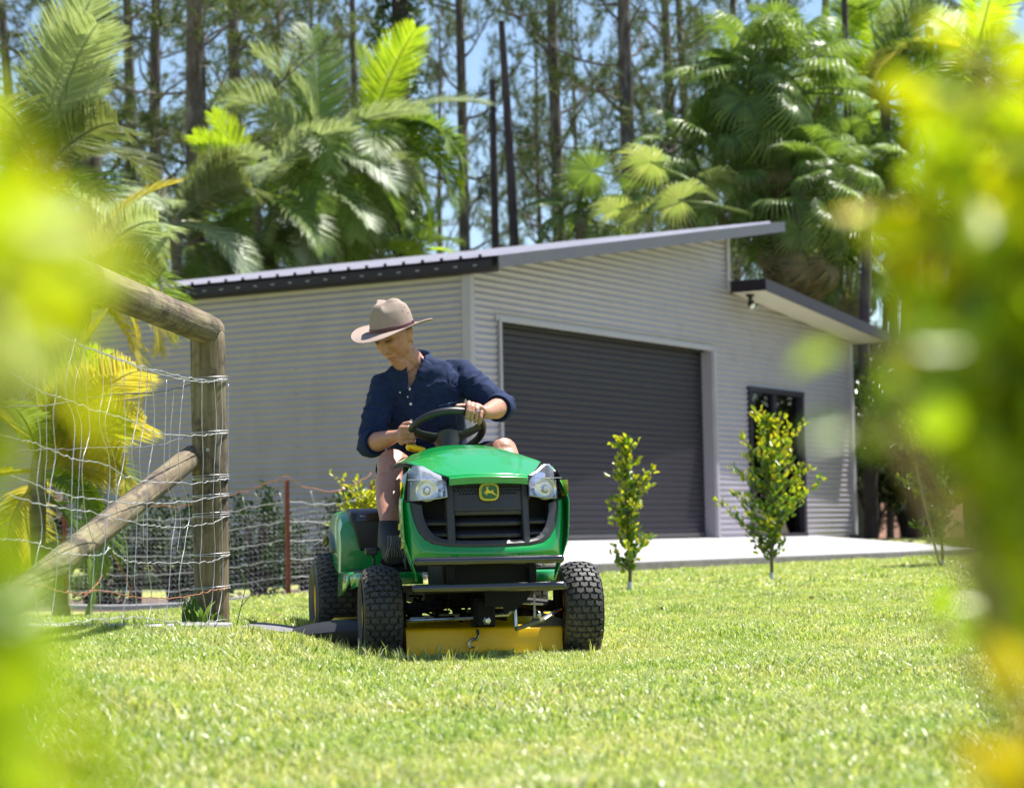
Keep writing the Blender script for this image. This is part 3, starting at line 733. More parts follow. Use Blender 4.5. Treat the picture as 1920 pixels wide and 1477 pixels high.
def fanpalm(px, py, d, label, n, rad_, hero=(), seed=1, size=1.0, trunk=.13, old=8, el=(-45, 80)):
    c = pt(px, py, d); gz = float(ground(c.x, c.y)); h = c.z-gz; rs = random.Random(seed)
    r = empty('fan_palm', (c.x, c.y, gz), 0, label, 'fan palm')
    MB().tube([(0, 0, -.1), (.05, 0, h*.5), (0, 0, h+.1)], [trunk*1.2, trunk, trunk], 12).build('trunk', m_ptrunk, r)
    for i in range(n+old):
        old_ = i >= n
        az = (i*137.5+rs.uniform(-20, 20)) % 360; e = el[1]+(el[0]-el[1])*(i/n)**.9 if not old_ else rs.uniform(-75, -50)
        me = FN[4] if old_ else FN[rs.choice((0, 1, 1, 2))]; o = link('fan_leaf', me, r); s = size*rs.uniform(.8, 1.15)
        o.matrix_local = Matrix.Translation((0, 0, h-.2*i/n)) @ Matrix.Rotation(rad(az), 4, 'Z') @ Matrix.Rotation(rad(-e), 4, 'Y') @ Matrix.Translation((rad_*rs.uniform(.75, 1.1), 0, 0)) @ Matrix.Rotation(rad(rs.uniform(10, 60)), 4, 'Y') @ Matrix.Rotation(rad(rs.uniform(-30, 30)), 4, 'X') @ Matrix.Scale(s, 4)
    for (x_, y_, dd_, az, e, roll, s, k) in hero:
        w = pt(x_, y_, dd_)-Vector((c.x, c.y, gz)); o = link('fan_leaf', FN[k], r)
        o.matrix_local = Matrix.Translation(w) @ Matrix.Rotation(rad(az), 4, 'Z') @ Matrix.Rotation(rad(-e), 4, 'Y') @ Matrix.Rotation(rad(roll), 4, 'X') @ Matrix.Scale(s, 4)
    return r
fanpalm(1440, 190, 38.5, 'tall fan palm with a huge round crown right of centre', 46, 1.25, seed=3, size=1.2, old=16)
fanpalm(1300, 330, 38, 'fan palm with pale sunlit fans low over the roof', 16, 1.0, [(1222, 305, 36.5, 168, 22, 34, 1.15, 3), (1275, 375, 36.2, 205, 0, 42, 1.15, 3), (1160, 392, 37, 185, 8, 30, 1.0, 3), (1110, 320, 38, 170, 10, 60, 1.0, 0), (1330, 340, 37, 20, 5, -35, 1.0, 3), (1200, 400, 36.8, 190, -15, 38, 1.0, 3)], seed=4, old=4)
fanpalm(1500, 370, 37.5, 'shaded fan palm with old hanging fans behind the high roof end', 32, 1.1, seed=6, size=1.0, old=24)
fanpalm(1090, 420, 41, 'small dark fan palm left of the sunlit fans', 14, .8, seed=7, size=.85, old=3)
fanpalm(1590, 330, 41, 'fan palm right of the round crown behind the low roof', 24, 1.0, seed=8, size=.95, old=12)
fanpalm(1560, 480, 38, 'low shaded fan palm just above the low roof', 22, .9, seed=9, size=.9, old=16)
# top right feather palms
palm(1660, 190, 43, 'upright green feather palm at the top right', 12, 2.9, 'gyg', [(175, 82, 2.7, 'y', 0, 85), (5, 80, 2.7, 's', 1, -80), (170, 50, 2.2, 'y', 1, 60), (10, 45, 2.6, 'g', 2, -60)], seed=31, el=(-20, 70))
palm(1560, 120, 44, 'yellow green feather palm behind the fan palm crown', 10, 2.5, 'yyg', seed=33, el=(-20, 70))
palm(1830, 110, 42, 'golden feather palm at the top right corner', 12, 2.9, 'yog', seed=34, el=(-30, 70))
palm(1790, 420, 42, 'feather palm with pale fronds reaching left behind the golden bush', 14, 2.5, 'syg', [(175, 30, 2.3, 'y', 2, 50), (178, 5, 2.1, 's', 2, 50), (182, -20, 2.0, 's', 1, 50)], seed=35, el=(-30, 70))
palm(1900, 300, 42, 'feather palm on the right edge', 12, 2.8, 'gyd', seed=36, el=(-30, 70))
# slim trunk right of the low roof
mb = MB(); mb.tube([(0, 0, -.2), (.05, 0, 3), (.1, 0, 7), (.1, 0, 11)], [.10, .08, .07, .05], 12)
p = pt(1603, 1000, 41); 
sl = empty('slim_tree', (p.x, p.y, 0.3), 0, 'slim dark bare trunk standing behind the low roof end', 'tree'); mb.build('trunk', m_bark2, sl)

# ------------------------------------------------------------------ dark bushes right of the shed and understory
m_bush_d = leafmat('dark bush leaves', [(.018, .035, .01), (.03, .055, .015), (.05, .08, .02), (.04, .05, .02)], trans=.25, rough=.3, spec=.6)
def bush(c, r, n, label, mat=None, lsize=.11, cat='bush', name='bush', kind_parts='stuff'):
    c = Vector(c); o = empty(name, (c.x, c.y, float(ground(c.x, c.y))), 0, label, cat)
    k = max(3, int(n/60)); cc = rand_unit(k)*(rng.uniform(.25, 1, k)**.5)[:, None]*np.array(r); cc[:, 2] = np.abs(cc[:, 2]) if c.z == 0 else cc[:, 2]
    idx = rng.integers(0, k, n); pp = cc[idx]+rng.normal(0, .13, (n, 3))*np.array(r); pp[:, 2] += c.z-(0 if c.z else 0)
    pp[:, 2] = np.maximum(pp[:, 2], .03)
    v, f = leaves(pp, rand_unit(n)+np.array([0, 0, .2]), rand_unit(n)+np.array([0, 0, .8]), rng.uniform(.6, 1.2, n)*lsize, lsize*.5)
    link('foliage', mesh('foliage', v, f, mat or m_bush_d), o, kind=kind_parts)
    st = MB()
    for i in range(min(k, 9)):
        e = Vector(cc[i]); e.z += c.z
        st.tube([(0, 0, -.1), (e.x*.3, e.y*.3, e.z*.5), tuple(e)], [.05, .03, .012], 6)
    st.build('branches', m_bark2, o)
    return o
for i, (px, d, h, w) in enumerate([(1640, 38, 2.6, 1.0), (1700, 41, 3.4, 1.4), (1760, 36, 3.0, 1.3), (1850, 35, 3.2, 1.6), (1930, 34, 3.0, 1.4), (1670, 46, 4.0, 1.6), (1570, 48, 4.4, 1.6)]):
    p = pt(px, 1000, d); bush((p.x, p.y, h*.62), (w, w, h*.42), 2300, ['dark bush beside the right end of the shed', 'tall dark bush behind the third sapling', 'dark bush behind the golden foreground leaves', 'broad dark bush near the right edge', 'dark bush at the right edge', 'tall dark tree mass beyond the shed\'s right side', 'dark tree mass behind the low roof'][i], lsize=.16)
for i in range(4):
    p = pt([1632, 1668, 1716, 1745][i], 1000, [36, 43, 37, 40][i])
    o = empty('dark_tree', (p.x, p.y, .3), 0, ['dark trunk close to the shed\'s right corner', 'thin dark trunk in the blue gap right of the shed', 'thick dark trunk left of the third sapling', 'dark trunk behind the third sapling'][i], 'tree')
    MB().tube([(0, 0, -.3), (.05, 0, 1.5), (.0, .1, 3.2), (.15, .1, 5.5)], [[.11, .07, .14, .11][i]*k for k in (1.1, 1, .9, .7)], 12).build('trunk', m_bark2, o)
m_earth = pmat('red earth bank', (.22, .12, .085), rough=.95, var=.35, scale=3, bump=.8, bscale=12)
mb = MB()
mb.grid(lambda a, b_: (3.6+a*9.5, 43.5+b_*3+.5*math.sin(a*9), .2+1.0*math.sin(math.pi*min(1, b_*1.2)*.5)*(.75+.25*math.sin(a*13+b_*3)+.08*math.sin(a*57))), 60, 12)
mb.build('earth_bank', m_earth, None, kind='structure')
for i in range(16):
    px = 250+i*82; p = pt(px, 1000, 46+3*math.sin(i*2)); h = 2.6+1.2*math.sin(i*1.7)
    if 1600 < px: continue
    bush((p.x, p.y, h*.7+.6), (1.9, 1.6, h*.5), 1500, 'understory bush low among the pines '+['behind the left palm clump', 'behind the middle of the long eave', 'behind the bare dark poles', 'behind the sunlit fans and the high roof end'][min(3, i//4)], lsize=.15).__setitem__('group', 'understory bushes behind the shed')

# ------------------------------------------------------------------ saplings on the lawn
m_sap = leafmat('sapling leaves', [(.05, .12, .015), (.08, .17, .02), (.14, .24, .02), (.22, .30, .02)], trans=.4, rough=.22, spec=.8, tcol=1.4)
m_sapy = leafmat('young golden sapling leaves', [(.34, .36, .02), (.42, .42, .02), (.26, .34, .02), (.48, .38, .03)], trans=.5, rough=.3, spec=.6, tcol=1.3)
m_twig = pmat('sapling stem', (.13, .09, .06), rough=.85, var=.25, scale=20)
m_guard = pmat('pale tree guard', (.55, .56, .58), rough=.6, var=.08)
def sapling(p, H, W, seed, label, prof, yellow=.45, guard=True, leaf=.042, dens=1.0, side=None, name='sapling'):
    g = np.random.default_rng(seed); rs = random.Random(seed)
    o = empty(name, (p.x, p.y, float(ground(p.x, p.y))), 0, label, 'sapling')
    st = MB(); st.tube([(0, 0, -.03), (.01, 0, H*.3), (-.015, 0, H*.6), (.0, 0, H*.97)], [.016, .012, .008, .003], 7)
    tw = []
    nb = int(60*dens)
    for i in range(nb):
        t = .13+.85*(i/nb); z = H*t; wr = W*prof(t); a = rs.uniform(0, 6.28); ln = wr*rs.choice((.3, .5, .8, 1.0, 1.35))*rs.uniform(.85, 1.1)
        e = Vector((math.cos(a)*ln, math.sin(a)*ln, z+ln*rs.uniform(.45, 1.1))); b0 = Vector((0, 0, z))
        md = b0.lerp(e, .5)+Vector((0, 0, -.02)); st.tube([b0, md, e], [.005, .004, .002], 4, cap=False); tw.append((b0, md, e, t))
    st.build('stem', m_twig, o)
    A = {0: [[], []], 1: [[], []]}
    for (b0, md, e, t) in tw:
        L_ = (e-b0).length; k = int(6+L_*62)
        for j in range(k):
            s = (j+rs.random())/k; q = b0.lerp(md, s*2) if s < .5 else md.lerp(e, s*2-1)
            q = q+Vector((rs.gauss(0, .016), rs.gauss(0, .016), rs.gauss(0, .016)))
            d = (e-b0).normalized()*.6+Vector((rs.uniform(-1, 1), rs.uniform(-1, 1), rs.uniform(-.1, 1)))
            y_ = 1 if rs.random() < yellow*(.25+1.2*t)*(s > .55)*1.6 or yellow > 1 else 0
            A[y_][0].append(tuple(q)); A[y_][1].append(tuple(d))
    for y_, nm, mt in ((0, 'foliage', m_sap), (1, 'new_growth', m_sapy)):
        pp = np.array(A[y_][0]); dd = np.array(A[y_][1]); n = len(pp)
        if n == 0: continue
        v, f = leaves(pp, dd, g.normal(size=(n, 3))+np.array([0, 0, .6]), g.uniform(.7, 1.15, n)*leaf, leaf*.52)
        link(nm, mesh(nm, v, f, mt), o, kind='stuff')
    if guard: MB().tube([(0, 0, -.02), (.002, 0, .075)], [.020, .018], 12).build('tree_guard', m_guard, o)
    return o
pz = lambda px, py: None
def ongr(px, py):
    p = pt(px, py, 10); dirv = p-Vector((0, 0, EYE)); lo, hi = .5, 4.5
    for _ in range(50):
        mid = (lo+hi)/2; q = Vector((0, 0, EYE))+dirv*mid
        if q.z > float(ground(q.x, q.y)): lo = mid
        else: hi = mid
    return Vector((0, 0, EYE))+dirv*lo
sp1, sp2, sp3 = ongr(1181, 1110), ongr(1447, 1090), ongr(1768, 1062)
hgt = lambda p, pxh: pxh/FPX*p.y
sapling(sp1, hgt(sp1, 290), .26, 5, 'thin leaning sapling in front of the roller door', lambda t: (.75 if t < .32 else .45 if t < .42 else .62 if t < .75 else .3)*(1.1-t*.35), yellow=.55, dens=.85, leaf=.056)
sapling(sp2, hgt(sp2, 312), .31, 8, 'fuller golden tipped sapling in front of the sliding glass door', lambda t: 1.0*math.sin(min(1, t*1.35+.12)*math.pi*.72+.2)*(1 if t < .75 else .6)+.1, yellow=.5, dens=1.15, leaf=.058)
sapling(sp3, hgt(sp3, 390), .46, 12, 'tall open sapling on a soil mound behind the golden foreground leaves', lambda t: .8*math.sin(t*2.9)+.15, yellow=.2, dens=1.3, leaf=.06)
p = ongr(1790, 1062); MB().tube([(p.x-.12, p.y, 0), (p.x-.33, p.y, 1.0), (p.x-.42, p.y, 1.55)], .012, 8).build('bamboo_stake', pmat('bamboo', (.36, .28, .15), rough=.6), label='thin leaning wooden stake beside the tall sapling on its mound', cat='stake')
# yellow shrub behind the seat
p = pt(690, 1040, 14.5); sh = sapling(Vector((p.x, p.y, 0)), 0.72, .20, 40, 'small bright yellow shrub behind the mower seat', lambda t: .9, yellow=2.5, guard=False, leaf=.045, dens=1.1, name='yellow_shrub'); sh['category'] = 'shrub'
# ------------------------------------------------------------------ timber strainer assembly
mt, nt = new_mat('weathered treated pine'); L = nt.links
out = N(nt, 'ShaderNodeOutputMaterial'); b = N(nt, 'ShaderNodeBsdfPrincipled'); L.new(b.outputs[0], out.inputs[0])
tc = N(nt, 'ShaderNodeTexCoord'); mp = N(nt, 'ShaderNodeMapping'); mp.inputs['Scale'].default_value = (1, 1, .06); L.new(tc.outputs['Object'], mp.inputs[0])
g1 = N(nt, 'ShaderNodeTexNoise', i_Scale=60.0, i_Detail=8.0); L.new(mp.outputs[0], g1.inputs[0])
g2 = N(nt, 'ShaderNodeTexNoise', i_Scale=5.0, i_Detail=9.0, i_Roughness=.7); L.new(tc.outputs['Object'], g2.inputs[0])
r1 = ramp(nt, [(.3, (.07, .05, .03)), (.5, (.155, .115, .068)), (.7, (.25, .20, .125))]); L.new(g1.outputs[0], r1.inputs[0])
r2 = ramp(nt, [(.48, (0, 0, 0)), (.60, (1, 1, 1))]); L.new(g2.outputs[0], r2.inputs[0])
g3 = N(nt, 'ShaderNodeTexNoise', i_Scale=2.2, i_Detail=6.0); L.new(tc.outputs['Object'], g3.inputs[0])
r3 = ramp(nt, [(.45, (0, 0, 0)), (.7, (.7, .7, .7))]); L.new(g3.outputs[0], r3.inputs[0])
x1 = N(nt, 'ShaderNodeMix', data_type='RGBA'); L.new(r3.outputs[0], x1.inputs[0]); L.new(r1.outputs[0], x1.inputs[6]); x1.inputs[7].default_value = (.24, .225, .11, 1)
x2 = N(nt, 'ShaderNodeMix', data_type='RGBA'); L.new(r2.outputs[0], x2.inputs[0]); L.new(x1.outputs[2], x2.inputs[6]); x2.inputs[7].default_value = (.045, .033, .025, 1)
L.new(x2.outputs[2], b.inputs['Base Color']); b.inputs['Roughness'].default_value = .85
bp = N(nt, 'ShaderNodeBump', i_Strength=.9); bp.inputs['Distance'].default_value = .008; L.new(g1.outputs[0], bp.inputs['Height']); L.new(bp.outputs[0], b.inputs['Normal'])
m_wood = mt
m_woodend = pmat('sawn log end', (.36, .30, .20), rough=.9, var=.2, scale=60)
def log(name, a, b_, r, parent, seed, knots=4, label=None, dome0=False):
    a = Vector(a); b_ = Vector(b_); d = b_-a; Ln = d.length; n = 30; rs = random.Random(seed)
    kn = [(rs.uniform(.1, .9)*Ln, rs.uniform(0, 6.28)) for _ in range(knots)]
    v = []; nn = 36; f = []
    prof = [(i/n*Ln, 1.0) for i in range(n+1)]
    prof = [(0, 0.0), (0, .86), (.008, .97)] + prof[1:-1] + [(Ln-.008, .97), (Ln, .86), (Ln, 0.0)]
    if dome0: prof = [(-.02, 0.0), (-.017, .45), (-.006, .80), (.012, .95)]+prof[3:]
    for (h, s) in prof:
        for k in range(nn):
            an = 2*math.pi*k/nn
            rr = r*s*(1+.018*noise.noise(Vector((math.cos(an)*1.2, math.sin(an)*1.2, h*2.2+seed)))+.012*noise.noise(Vector((math.cos(an)*5, math.sin(an)*5, h*.6+seed*3))))
            crack = abs(((an*3+.25*math.sin(h*3+seed)) % 2.4)-1.2)
            if crack < .035 and s > .9: rr -= .004
            for (kh, ka) in kn:
                q = ((h-kh)/.03)**2+(((an-ka+math.pi) % (2*math.pi)-math.pi)*r/.024)**2
                rr += .0035*math.exp(-q)-.003*math.exp(-q*6)
            v.append((rr*math.cos(an), rr*math.sin(an), h))
    P = len(prof)
    for i in range(P-1):
        for k in range(nn): f.append((i*nn+k, i*nn+(k+1) % nn, (i+1)*nn+(k+1) % nn, (i+1)*nn+k))
    o = link(name, mesh(name, v, f, m_wood), parent); autosmooth(o, 50)
    q = d.to_track_quat('Z', 'Y'); o.matrix_local = Matrix.Translation(a) @ q.to_matrix().to_4x4()
    if label: o['label'] = label
    return o
PB = pt(398, 1172, 9.0)            # foot of the strainer post
gx_ = PB.x; gz0 = float(ground(PB.x, PB.y))
strainer = empty('fence_strainer', (PB.x, PB.y, 0), 0, 'weathered log gatepost with its rail and diagonal brace at left', 'fence post')
rel = lambda v_: Vector(v_)-Vector((PB.x, PB.y, 0))
ptop = pt(389, 622, 9.0)
log('post', rel((PB.x, PB.y, gz0-.1)), rel(ptop), .070, strainer, 4, 6)
dirp = Vector((-.115, -1.0, 0)).normalized()     # the rail runs towards the camera and left
ra = pt(412, 612, 9.0); ra = rel((ptop.x, ptop.y, ra.z))-dirp*.06
log('rail', ra+Vector((0, 0, -.012)), ra+dirp*3.6+Vector((0, 0, .03)), .062, strainer, 9, 5, dome0=True)
bt = Vector((PB.x, PB.y, pt(362, 845, 9.0).z)); bb = bt+dirp*2.9; bb.z = .15
log('brace', rel(bt)+Vector((-.075, .02, -.02)), rel(bb)+Vector((-.03, 0, 0)), .047, strainer, 15, 5)
p2_ = Vector((PB.x, PB.y, 0))+dirp*3.5
log('post', rel((p2_.x, p2_.y, -.1)), rel((p2_.x, p2_.y, ptop.z-.03)), .07, strainer, 21, 3)
MB().tube([rel(bt)+Vector((.0, -.075, .0)), rel(bt)+Vector((.0, -.068, 0))], .008, 8).build('bolt', pmat('galvanised bolt', (.3, .3, .3), metal=.8, rough=.4), strainer)
# ---- wire netting on the strainer assembly
m_wire = pmat('galvanised wire', (.50, .50, .52), rough=.45, metal=.55, var=.2, scale=30)
m_rust = pmat('rusty wire', (.30, .12, .06), rough=.8, var=.3, scale=40)
def onpl(px, py, off=.0):
    """point on the vertical plane of the rail"""
    r = pt(px, py, 5)-Vector((0, 0, EYE)); nrm_ = Vector((dirp.y, -dirp.x, 0)); p0 = Vector((PB.x, PB.y, 0))+nrm_*(-.075+off)
    t = (p0-Vector((0, 0, EYE))).dot(nrm_)/r.dot(nrm_); return Vector((0, 0, EYE))+r*t
netting = empty('wire_netting', (PB.x, PB.y, gz0), 0, 'buckled galvanised stock wire strung from the log gatepost to the left', 'wire fence')
def wire(pts, r=.0017, mt=None, parent=None, name='wire', wob=.006, n=None):
    q = spline(pts, n or len(pts)*9); rs = random.Random(len(pts)*7+int(pts[0][2]*1000))
    q = [p_+Vector((0, 0, 1))*rs.gauss(0, wob*.35)+dirp*rs.gauss(0, wob*.4) for p_ in q]
    mb = MB(); off = parent.location if parent else Vector((0, 0, 0)); mb.tube([p_-off for p_ in q], r, 5)
    return mb.build(name, mt or m_wire, parent, sharp=0)
hw = [  # horizontal wires as the photo shows them on that plane
 [(424, 711), (390, 714), (330, 703), (270, 688), (200, 664), (120, 632), (70, 600), (-60, 545)],
 [(424, 712), (372, 716), (300, 701), (240, 681), (170, 655), (110, 628), (60, 596)],
 [(424, 812), (370, 816), (290, 811), (250, 790), (180, 770), (130, 752), (80, 735), (20, 700)],
 [(426, 898), (370, 905), (290, 903), (240, 895), (200, 873), (130, 858), (70, 832), (0, 815)],
 [(428, 928), (370, 938), (300, 944), (240, 943), (170, 935), (100, 922), (20, 890)],
 [(428, 968), (390, 982), (330, 988), (280, 985), (220, 972), (160, 958), (100, 950), (20, 930)],
 [(429, 1040), (390, 1053), (330, 1054), (270, 1055), (235, 1050), (212, 1035)],
 [(206, 1026), (190, 1040), (160, 1040), (110, 1036), (60, 1015), (0, 1010)],
 [(425, 1160), (380, 1166), (330, 1166), (260, 1158), (200, 1160), (120, 1168), (50, 1160)],
]
for w in hw: wire([onpl(*q) for q in w], parent=netting, r=.0019)
wire([onpl(*q, .0) for q in [(430, 1100), (390, 1109), (320, 1121), (250, 1118), (190, 1107), (140, 1113), (60, 1096), (0, 1092)]], parent=netting, mt=m_rust, r=.0019)
wire([onpl(*q, .16) for q in [(424, 711), (360, 722), (290, 736), (200, 741), (120, 755), (0, 765)]], parent=netting, mt=pmat('dull dark wire', (.16, .15, .16), rough=.6), r=.002)
wire([onpl(*q, .15) for q in [(360, 815), (290, 835), (200, 838), (120, 842), (20, 845)]], parent=netting, mt=bpy.data.materials['dull dark wire'], r=.0014)
vw = []
for i, x0 in enumerate([70, 100, 132, 165, 196, 228, 258, 286, 318, 346, 378, 402, 416]):
    top_ = {70: 600, 100: 625}.get(x0, None)
    ty = 560+ (x0-0)*.42 if x0 < 330 else 712
    ty = min(max(ty+20, 600), 712); pts = []
    y = ty; rs = random.Random(i)
    while y < 1165:
        pts.append((x0+rs.uniform(-11, 11)*(.4 if x0 > 370 else 1), y)); y += rs.uniform(60, 95)
    pts.append((x0+rs.uniform(-14, 14), 1172)); wire([onpl(*q) for q in pts], parent=netting, r=.0013, wob=.004)
    if i % 2 == 0:
        o0 = [(q[0]+13+rs.uniform(-4, 4), q[1]+8) for q in pts[:len(pts)//2+2]]; wire([onpl(*q, .12) for q in o0], parent=netting, r=.0011, wob=.003)
for a, b_ in (((192, 1078), (158, 1118)), ((212, 1040), (250, 1125))):
    wire([onpl(*a), onpl((a[0]+b_[0])/2+4, (a[1]+b_[1])/2), onpl(*b_)], parent=netting, mt=m_rust, r=.0018)
# coils of tie wire round the post
mb = MB()
for zpx, k in ((711, 2), (812, 2), (898, 3), (930, 2), (968, 3), (1040, 2), (1102, 2)):
    zc = pt(398, zpx, 9.0).z
    for j in range(k): mb.tube([Vector((.0735*math.cos(a), .0735*math.sin(a), zc-gz0+j*.006+.004*math.sin(a+j))) for a in np.linspace(0, 6.28, 30)], .0017, 5, cap=False)
mb.build('tie_wire', m_wire, netting, sharp=0)

# ---- concrete edging and the patch of gravel by the post
e0 = Vector((-1.13, 8.80, .115)); mb = MB(); sec = []
for i in range(26):
    t = i/25; x = -1.115-t*2.2; y = 8.82+t*.10; z = float(ground(x, y)); w = .055*(1 if i > 1 else (.5, .85)[i])
    h_ = .028+.004*noise.noise(Vector((x*4, y, 0)))
    sec.append([(x, y-w, z-.05), (x, y-w, z+h_*.7), (x, y-w*.75, z+h_), (x, y+w*.75, z+h_), (x, y+w, z+h_*.7), (x, y+w, z-.05)])
mb.loft(sec); mb.build('concrete_edging', m_conc, None, sharp=50, label='pale rounded concrete edging strip lying at the foot of the log gatepost', cat='edging')
m_grav = pmat('grey gravel', (.19, .185, .20), rough=.95, var=.4, scale=60, bump=1, bscale=120)
mb = MB(); mb.grid(lambda a, b_: (-1.12+a*.36+.03*math.sin(b_*9), 8.95+b_*.6, float(ground(-1.12+a*.36, 8.95+b_*.6))+.006+.012*math.sin(math.pi*a)*math.sin(math.pi*b_)), 24, 24)
mb.build('gravel_patch', m_grav, None, kind='structure')
# weeds at the post foot
def weed(c, n, h, label, seed, w=.012):
    rs = random.Random(seed); mb = MB()
    for i in range(n):
        a = rs.uniform(0, 6.28); ln = h*rs.uniform(.5, 1.1); l_ = rs.uniform(.2, .7); ww = w*rs.uniform(.6, 1.2)
        d = Vector((math.cos(a), math.sin(a), 0)); s_ = Vector((-d.y, d.x, 0)); b0 = len(mb.v); o0 = Vector((rs.gauss(0, .015), rs.gauss(0, .015), 0))
        for k, (t, wk) in enumerate(((0, .5), (.35, 1), (.7, .8), (1, .05))):
            p_ = o0+Vector((0, 0, 1))*ln*math.sin(t*1.3)+d*ln*l_*t*t; mb.v += [tuple(p_-s_*ww*wk*.5), tuple(p_+s_*ww*wk*.5)]
        for k in range(3): q = b0+k*2; mb.f.append((q, q+1, q+3, q+2))
    z = float(ground(c[0], c[1])); o = mb.build('weed', m_weed, None, sharp=0, label=label, cat='weed'); o.location = (c[0], c[1], z-.01); return o
m_weed = leafmat('weed blades', [(.07, .15, .02), (.12, .22, .04), (.16, .24, .05)], trans=.4, rough=.35)
weed((PB.x-.10, PB.y-.02), 14, .17, 'strappy green weed at the left foot of the log gatepost', 1, .016)
weed((PB.x-.02, PB.y-.10), 12, .13, 'broad bladed weed in front of the log gatepost', 2, .024)
weed((PB.x+.05, PB.y-.09), 16, .07, 'tuft of fine grass at the right foot of the gatepost', 3, .006)
mb = MB()
for (a, b_, c_) in ((( .03, 0, 0), (.07, 0, .16), (.085, 0, .26)), ((.05, 0, .08), (.11, 0, .15), (.16, 0, .19)), ((.07, 0, .16), (.06, 0, .2), (.045, 0, .235))): mb.tube([a, b_, c_], [.002, .0015, .001], 4)
o = mb.build('weed', m_weed, None, label='thin branching seed stalk right of the log gatepost', cat='weed'); o.location = (PB.x+.06, PB.y+.05, gz0)

# ------------------------------------------------------------------ picket fence in front of the shed wall
m_star = pmat('rusty red star picket', (.17, .045, .03), rough=.75, var=.3, scale=15)
fpath = [(-60, 1166, 18.9), (122, 1154, 18.9), (330, 1140, 18.6), (540, 1126, 18.3), (700, 1112, 19.6), (840, 1100, 20.6)]
fp = [pt(*q) for q in fpath]
fence = empty('wire_fence', tuple(fp[3]), 0, 'low chicken wire and star picket fence along the shed hedge', 'wire fence')
for p_ in fp: p_.z = float(ground(p_.x, p_.y))
F0 = fence.location.copy()
for k, p_ in enumerate(fp):
    if k == 2: continue
    mb = MB(); h = pt(*fpath[k][:1], fpath[k][1]-226*(18.3/fpath[k][2]), fpath[k][2]).z
    zb = p_.z-.1
    sec = []
    for z in (zb, h):
        ring = []
        for j in range(3):
            a = 2.1+j*2.094; t0 = Vector((math.cos(a), math.sin(a), 0)); s_ = Vector((-t0.y, t0.x, 0))
            ring += [p_-F0+t0*.024-s_*.003, p_-F0+t0*.024+s_*.003, p_-F0+(t0*.5+s_*.87)*.004]
        sec.append([(q.x, q.y, z-F0.z) for q in ring])
    mb.loft(sec); mb.build('star_picket', m_star, fence, smooth=False)
def fpos(s):  # s in 0..5 along the fence
    k = min(int(s), 4); return fp[k].lerp(fp[k+1], s-k)
def frow(hh, sag=0.0, r=.0022, mt=None, wob=.006, name='wire', rs=random.Random(5)):
    pts = []
    for i in range(91):
        s = i/90*5; sg = abs(math.sin(math.pi*s)) if s > 3 else abs(math.sin(math.pi*((s-1)/2 if s > 1 else s)))
        q = fpos(s); pts.append(q+Vector((0, rs.gauss(0, wob*.5), hh-sag*sg+rs.gauss(0, wob)))-F0)
    MB().tube(pts, r, 4).build(name, mt or m_wire, fence, sharp=0)
for hh, sg in ((.985, .14), (.79, .05), (.62, .03), (.47, .03), (.31, .02), (.17, .02)): frow(hh, sg, .0034 if hh < .9 else .004, m_rust if hh > .9 else m_wire)
m_chick = pmat('dull netting wire', (.34, .34, .37), rough=.6, metal=.3, var=.2)
mb = MB(); rs = random.Random(2)
nc = 230; rows = 18
vj = [[fpos(i/nc*5)-F0+Vector((0, rs.gauss(0, .006), (j+ (.5 if i % 2 else 0))*.0405+.02+rs.gauss(0, .004)+(.012*math.sin(i*.13+j*.4)))) for j in range(rows)] for i in range(nc+1)]
def seg(a, b_, r=.0017):
    d = (b_-a); s_ = Vector((-d.y, d.x, 0)); 
    u_ = Vector((0, 0, 1)) if abs(d.z) < d.length*.7 else Vector((1, .1, 0))
    b0 = len(mb.v); w_ = Vector((0, .7, 0))*r
    mb.v += [tuple(a-u_*r), tuple(a+u_*r), tuple(a+w_*2), tuple(b_-u_*r), tuple(b_+u_*r), tuple(b_+w_*2)]
    mb.f += [(b0, b0+1, b0+4, b0+3), (b0+1, b0+2, b0+5, b0+4), (b0+2, b0, b0+3, b0+5)]
for i in range(nc):
    for j in range(rows):
        seg(vj[i][j], vj[i+1][j])
        if j < rows-1 and (i % 2 == 0): seg(vj[i][j], vj[i][j+1], .001)
mb.build('chicken_wire', m_chick, fence, sharp=0, kind='stuff')
for k in range(14):  # loose tie ends hanging from the top wire
    s = .3+k*.33; q = fpos(s)-F0; MB().tube([q+Vector((0, 0, .86)), q+Vector((.01, 0, .82)), q+Vector((.035, 0, .73))], .0025, 4).build('tie_end', m_wire, fence, sharp=0)
# timber sill and soil under the fence, hedge behind
mb = MB(); sec = []
for i in range(30):
    q = fpos(.9+i/29*1.75); z = float(ground(q.x, q.y)); sec.append([(q.x, q.y-.09, z-.03), (q.x, q.y-.085, z+.05), (q.x, q.y+.05, z+.055), (q.x, q.y+.05, z-.03)])
mb.loft(sec); mb.build('concrete_sill', m_conc, None, smooth=False, label='low concrete sill under the chicken wire fence behind the gatepost', cat='sill')
m_soil = pmat('bare soil', (.13, .09, .065), rough=.95, var=.35, scale=8, bump=.8, bscale=40)
mb = MB(); sec = []
for i in range(50):
    q = fpos(i/49*4.6); z = float(ground(q.x, q.y)); w = .16+.08*noise.noise(Vector((i*.3, 0, 0)))
    sec.append([(q.x, q.y-w-.1, z-.012), (q.x, q.y-w*.6-.06, z+.016), (q.x, q.y+.4, z+.03), (q.x, q.y+3.2, z+.03)])
mb.loft(sec, closed=False); mb.build('soil_bed', m_soil, None, sharp=0, kind='structure')
m_hedge = leafmat('dark hedge leaves', [(.018, .04, .014), (.03, .06, .02), (.045, .085, .03), (.02, .045, .03)], trans=.2, rough=.5, spec=.3)
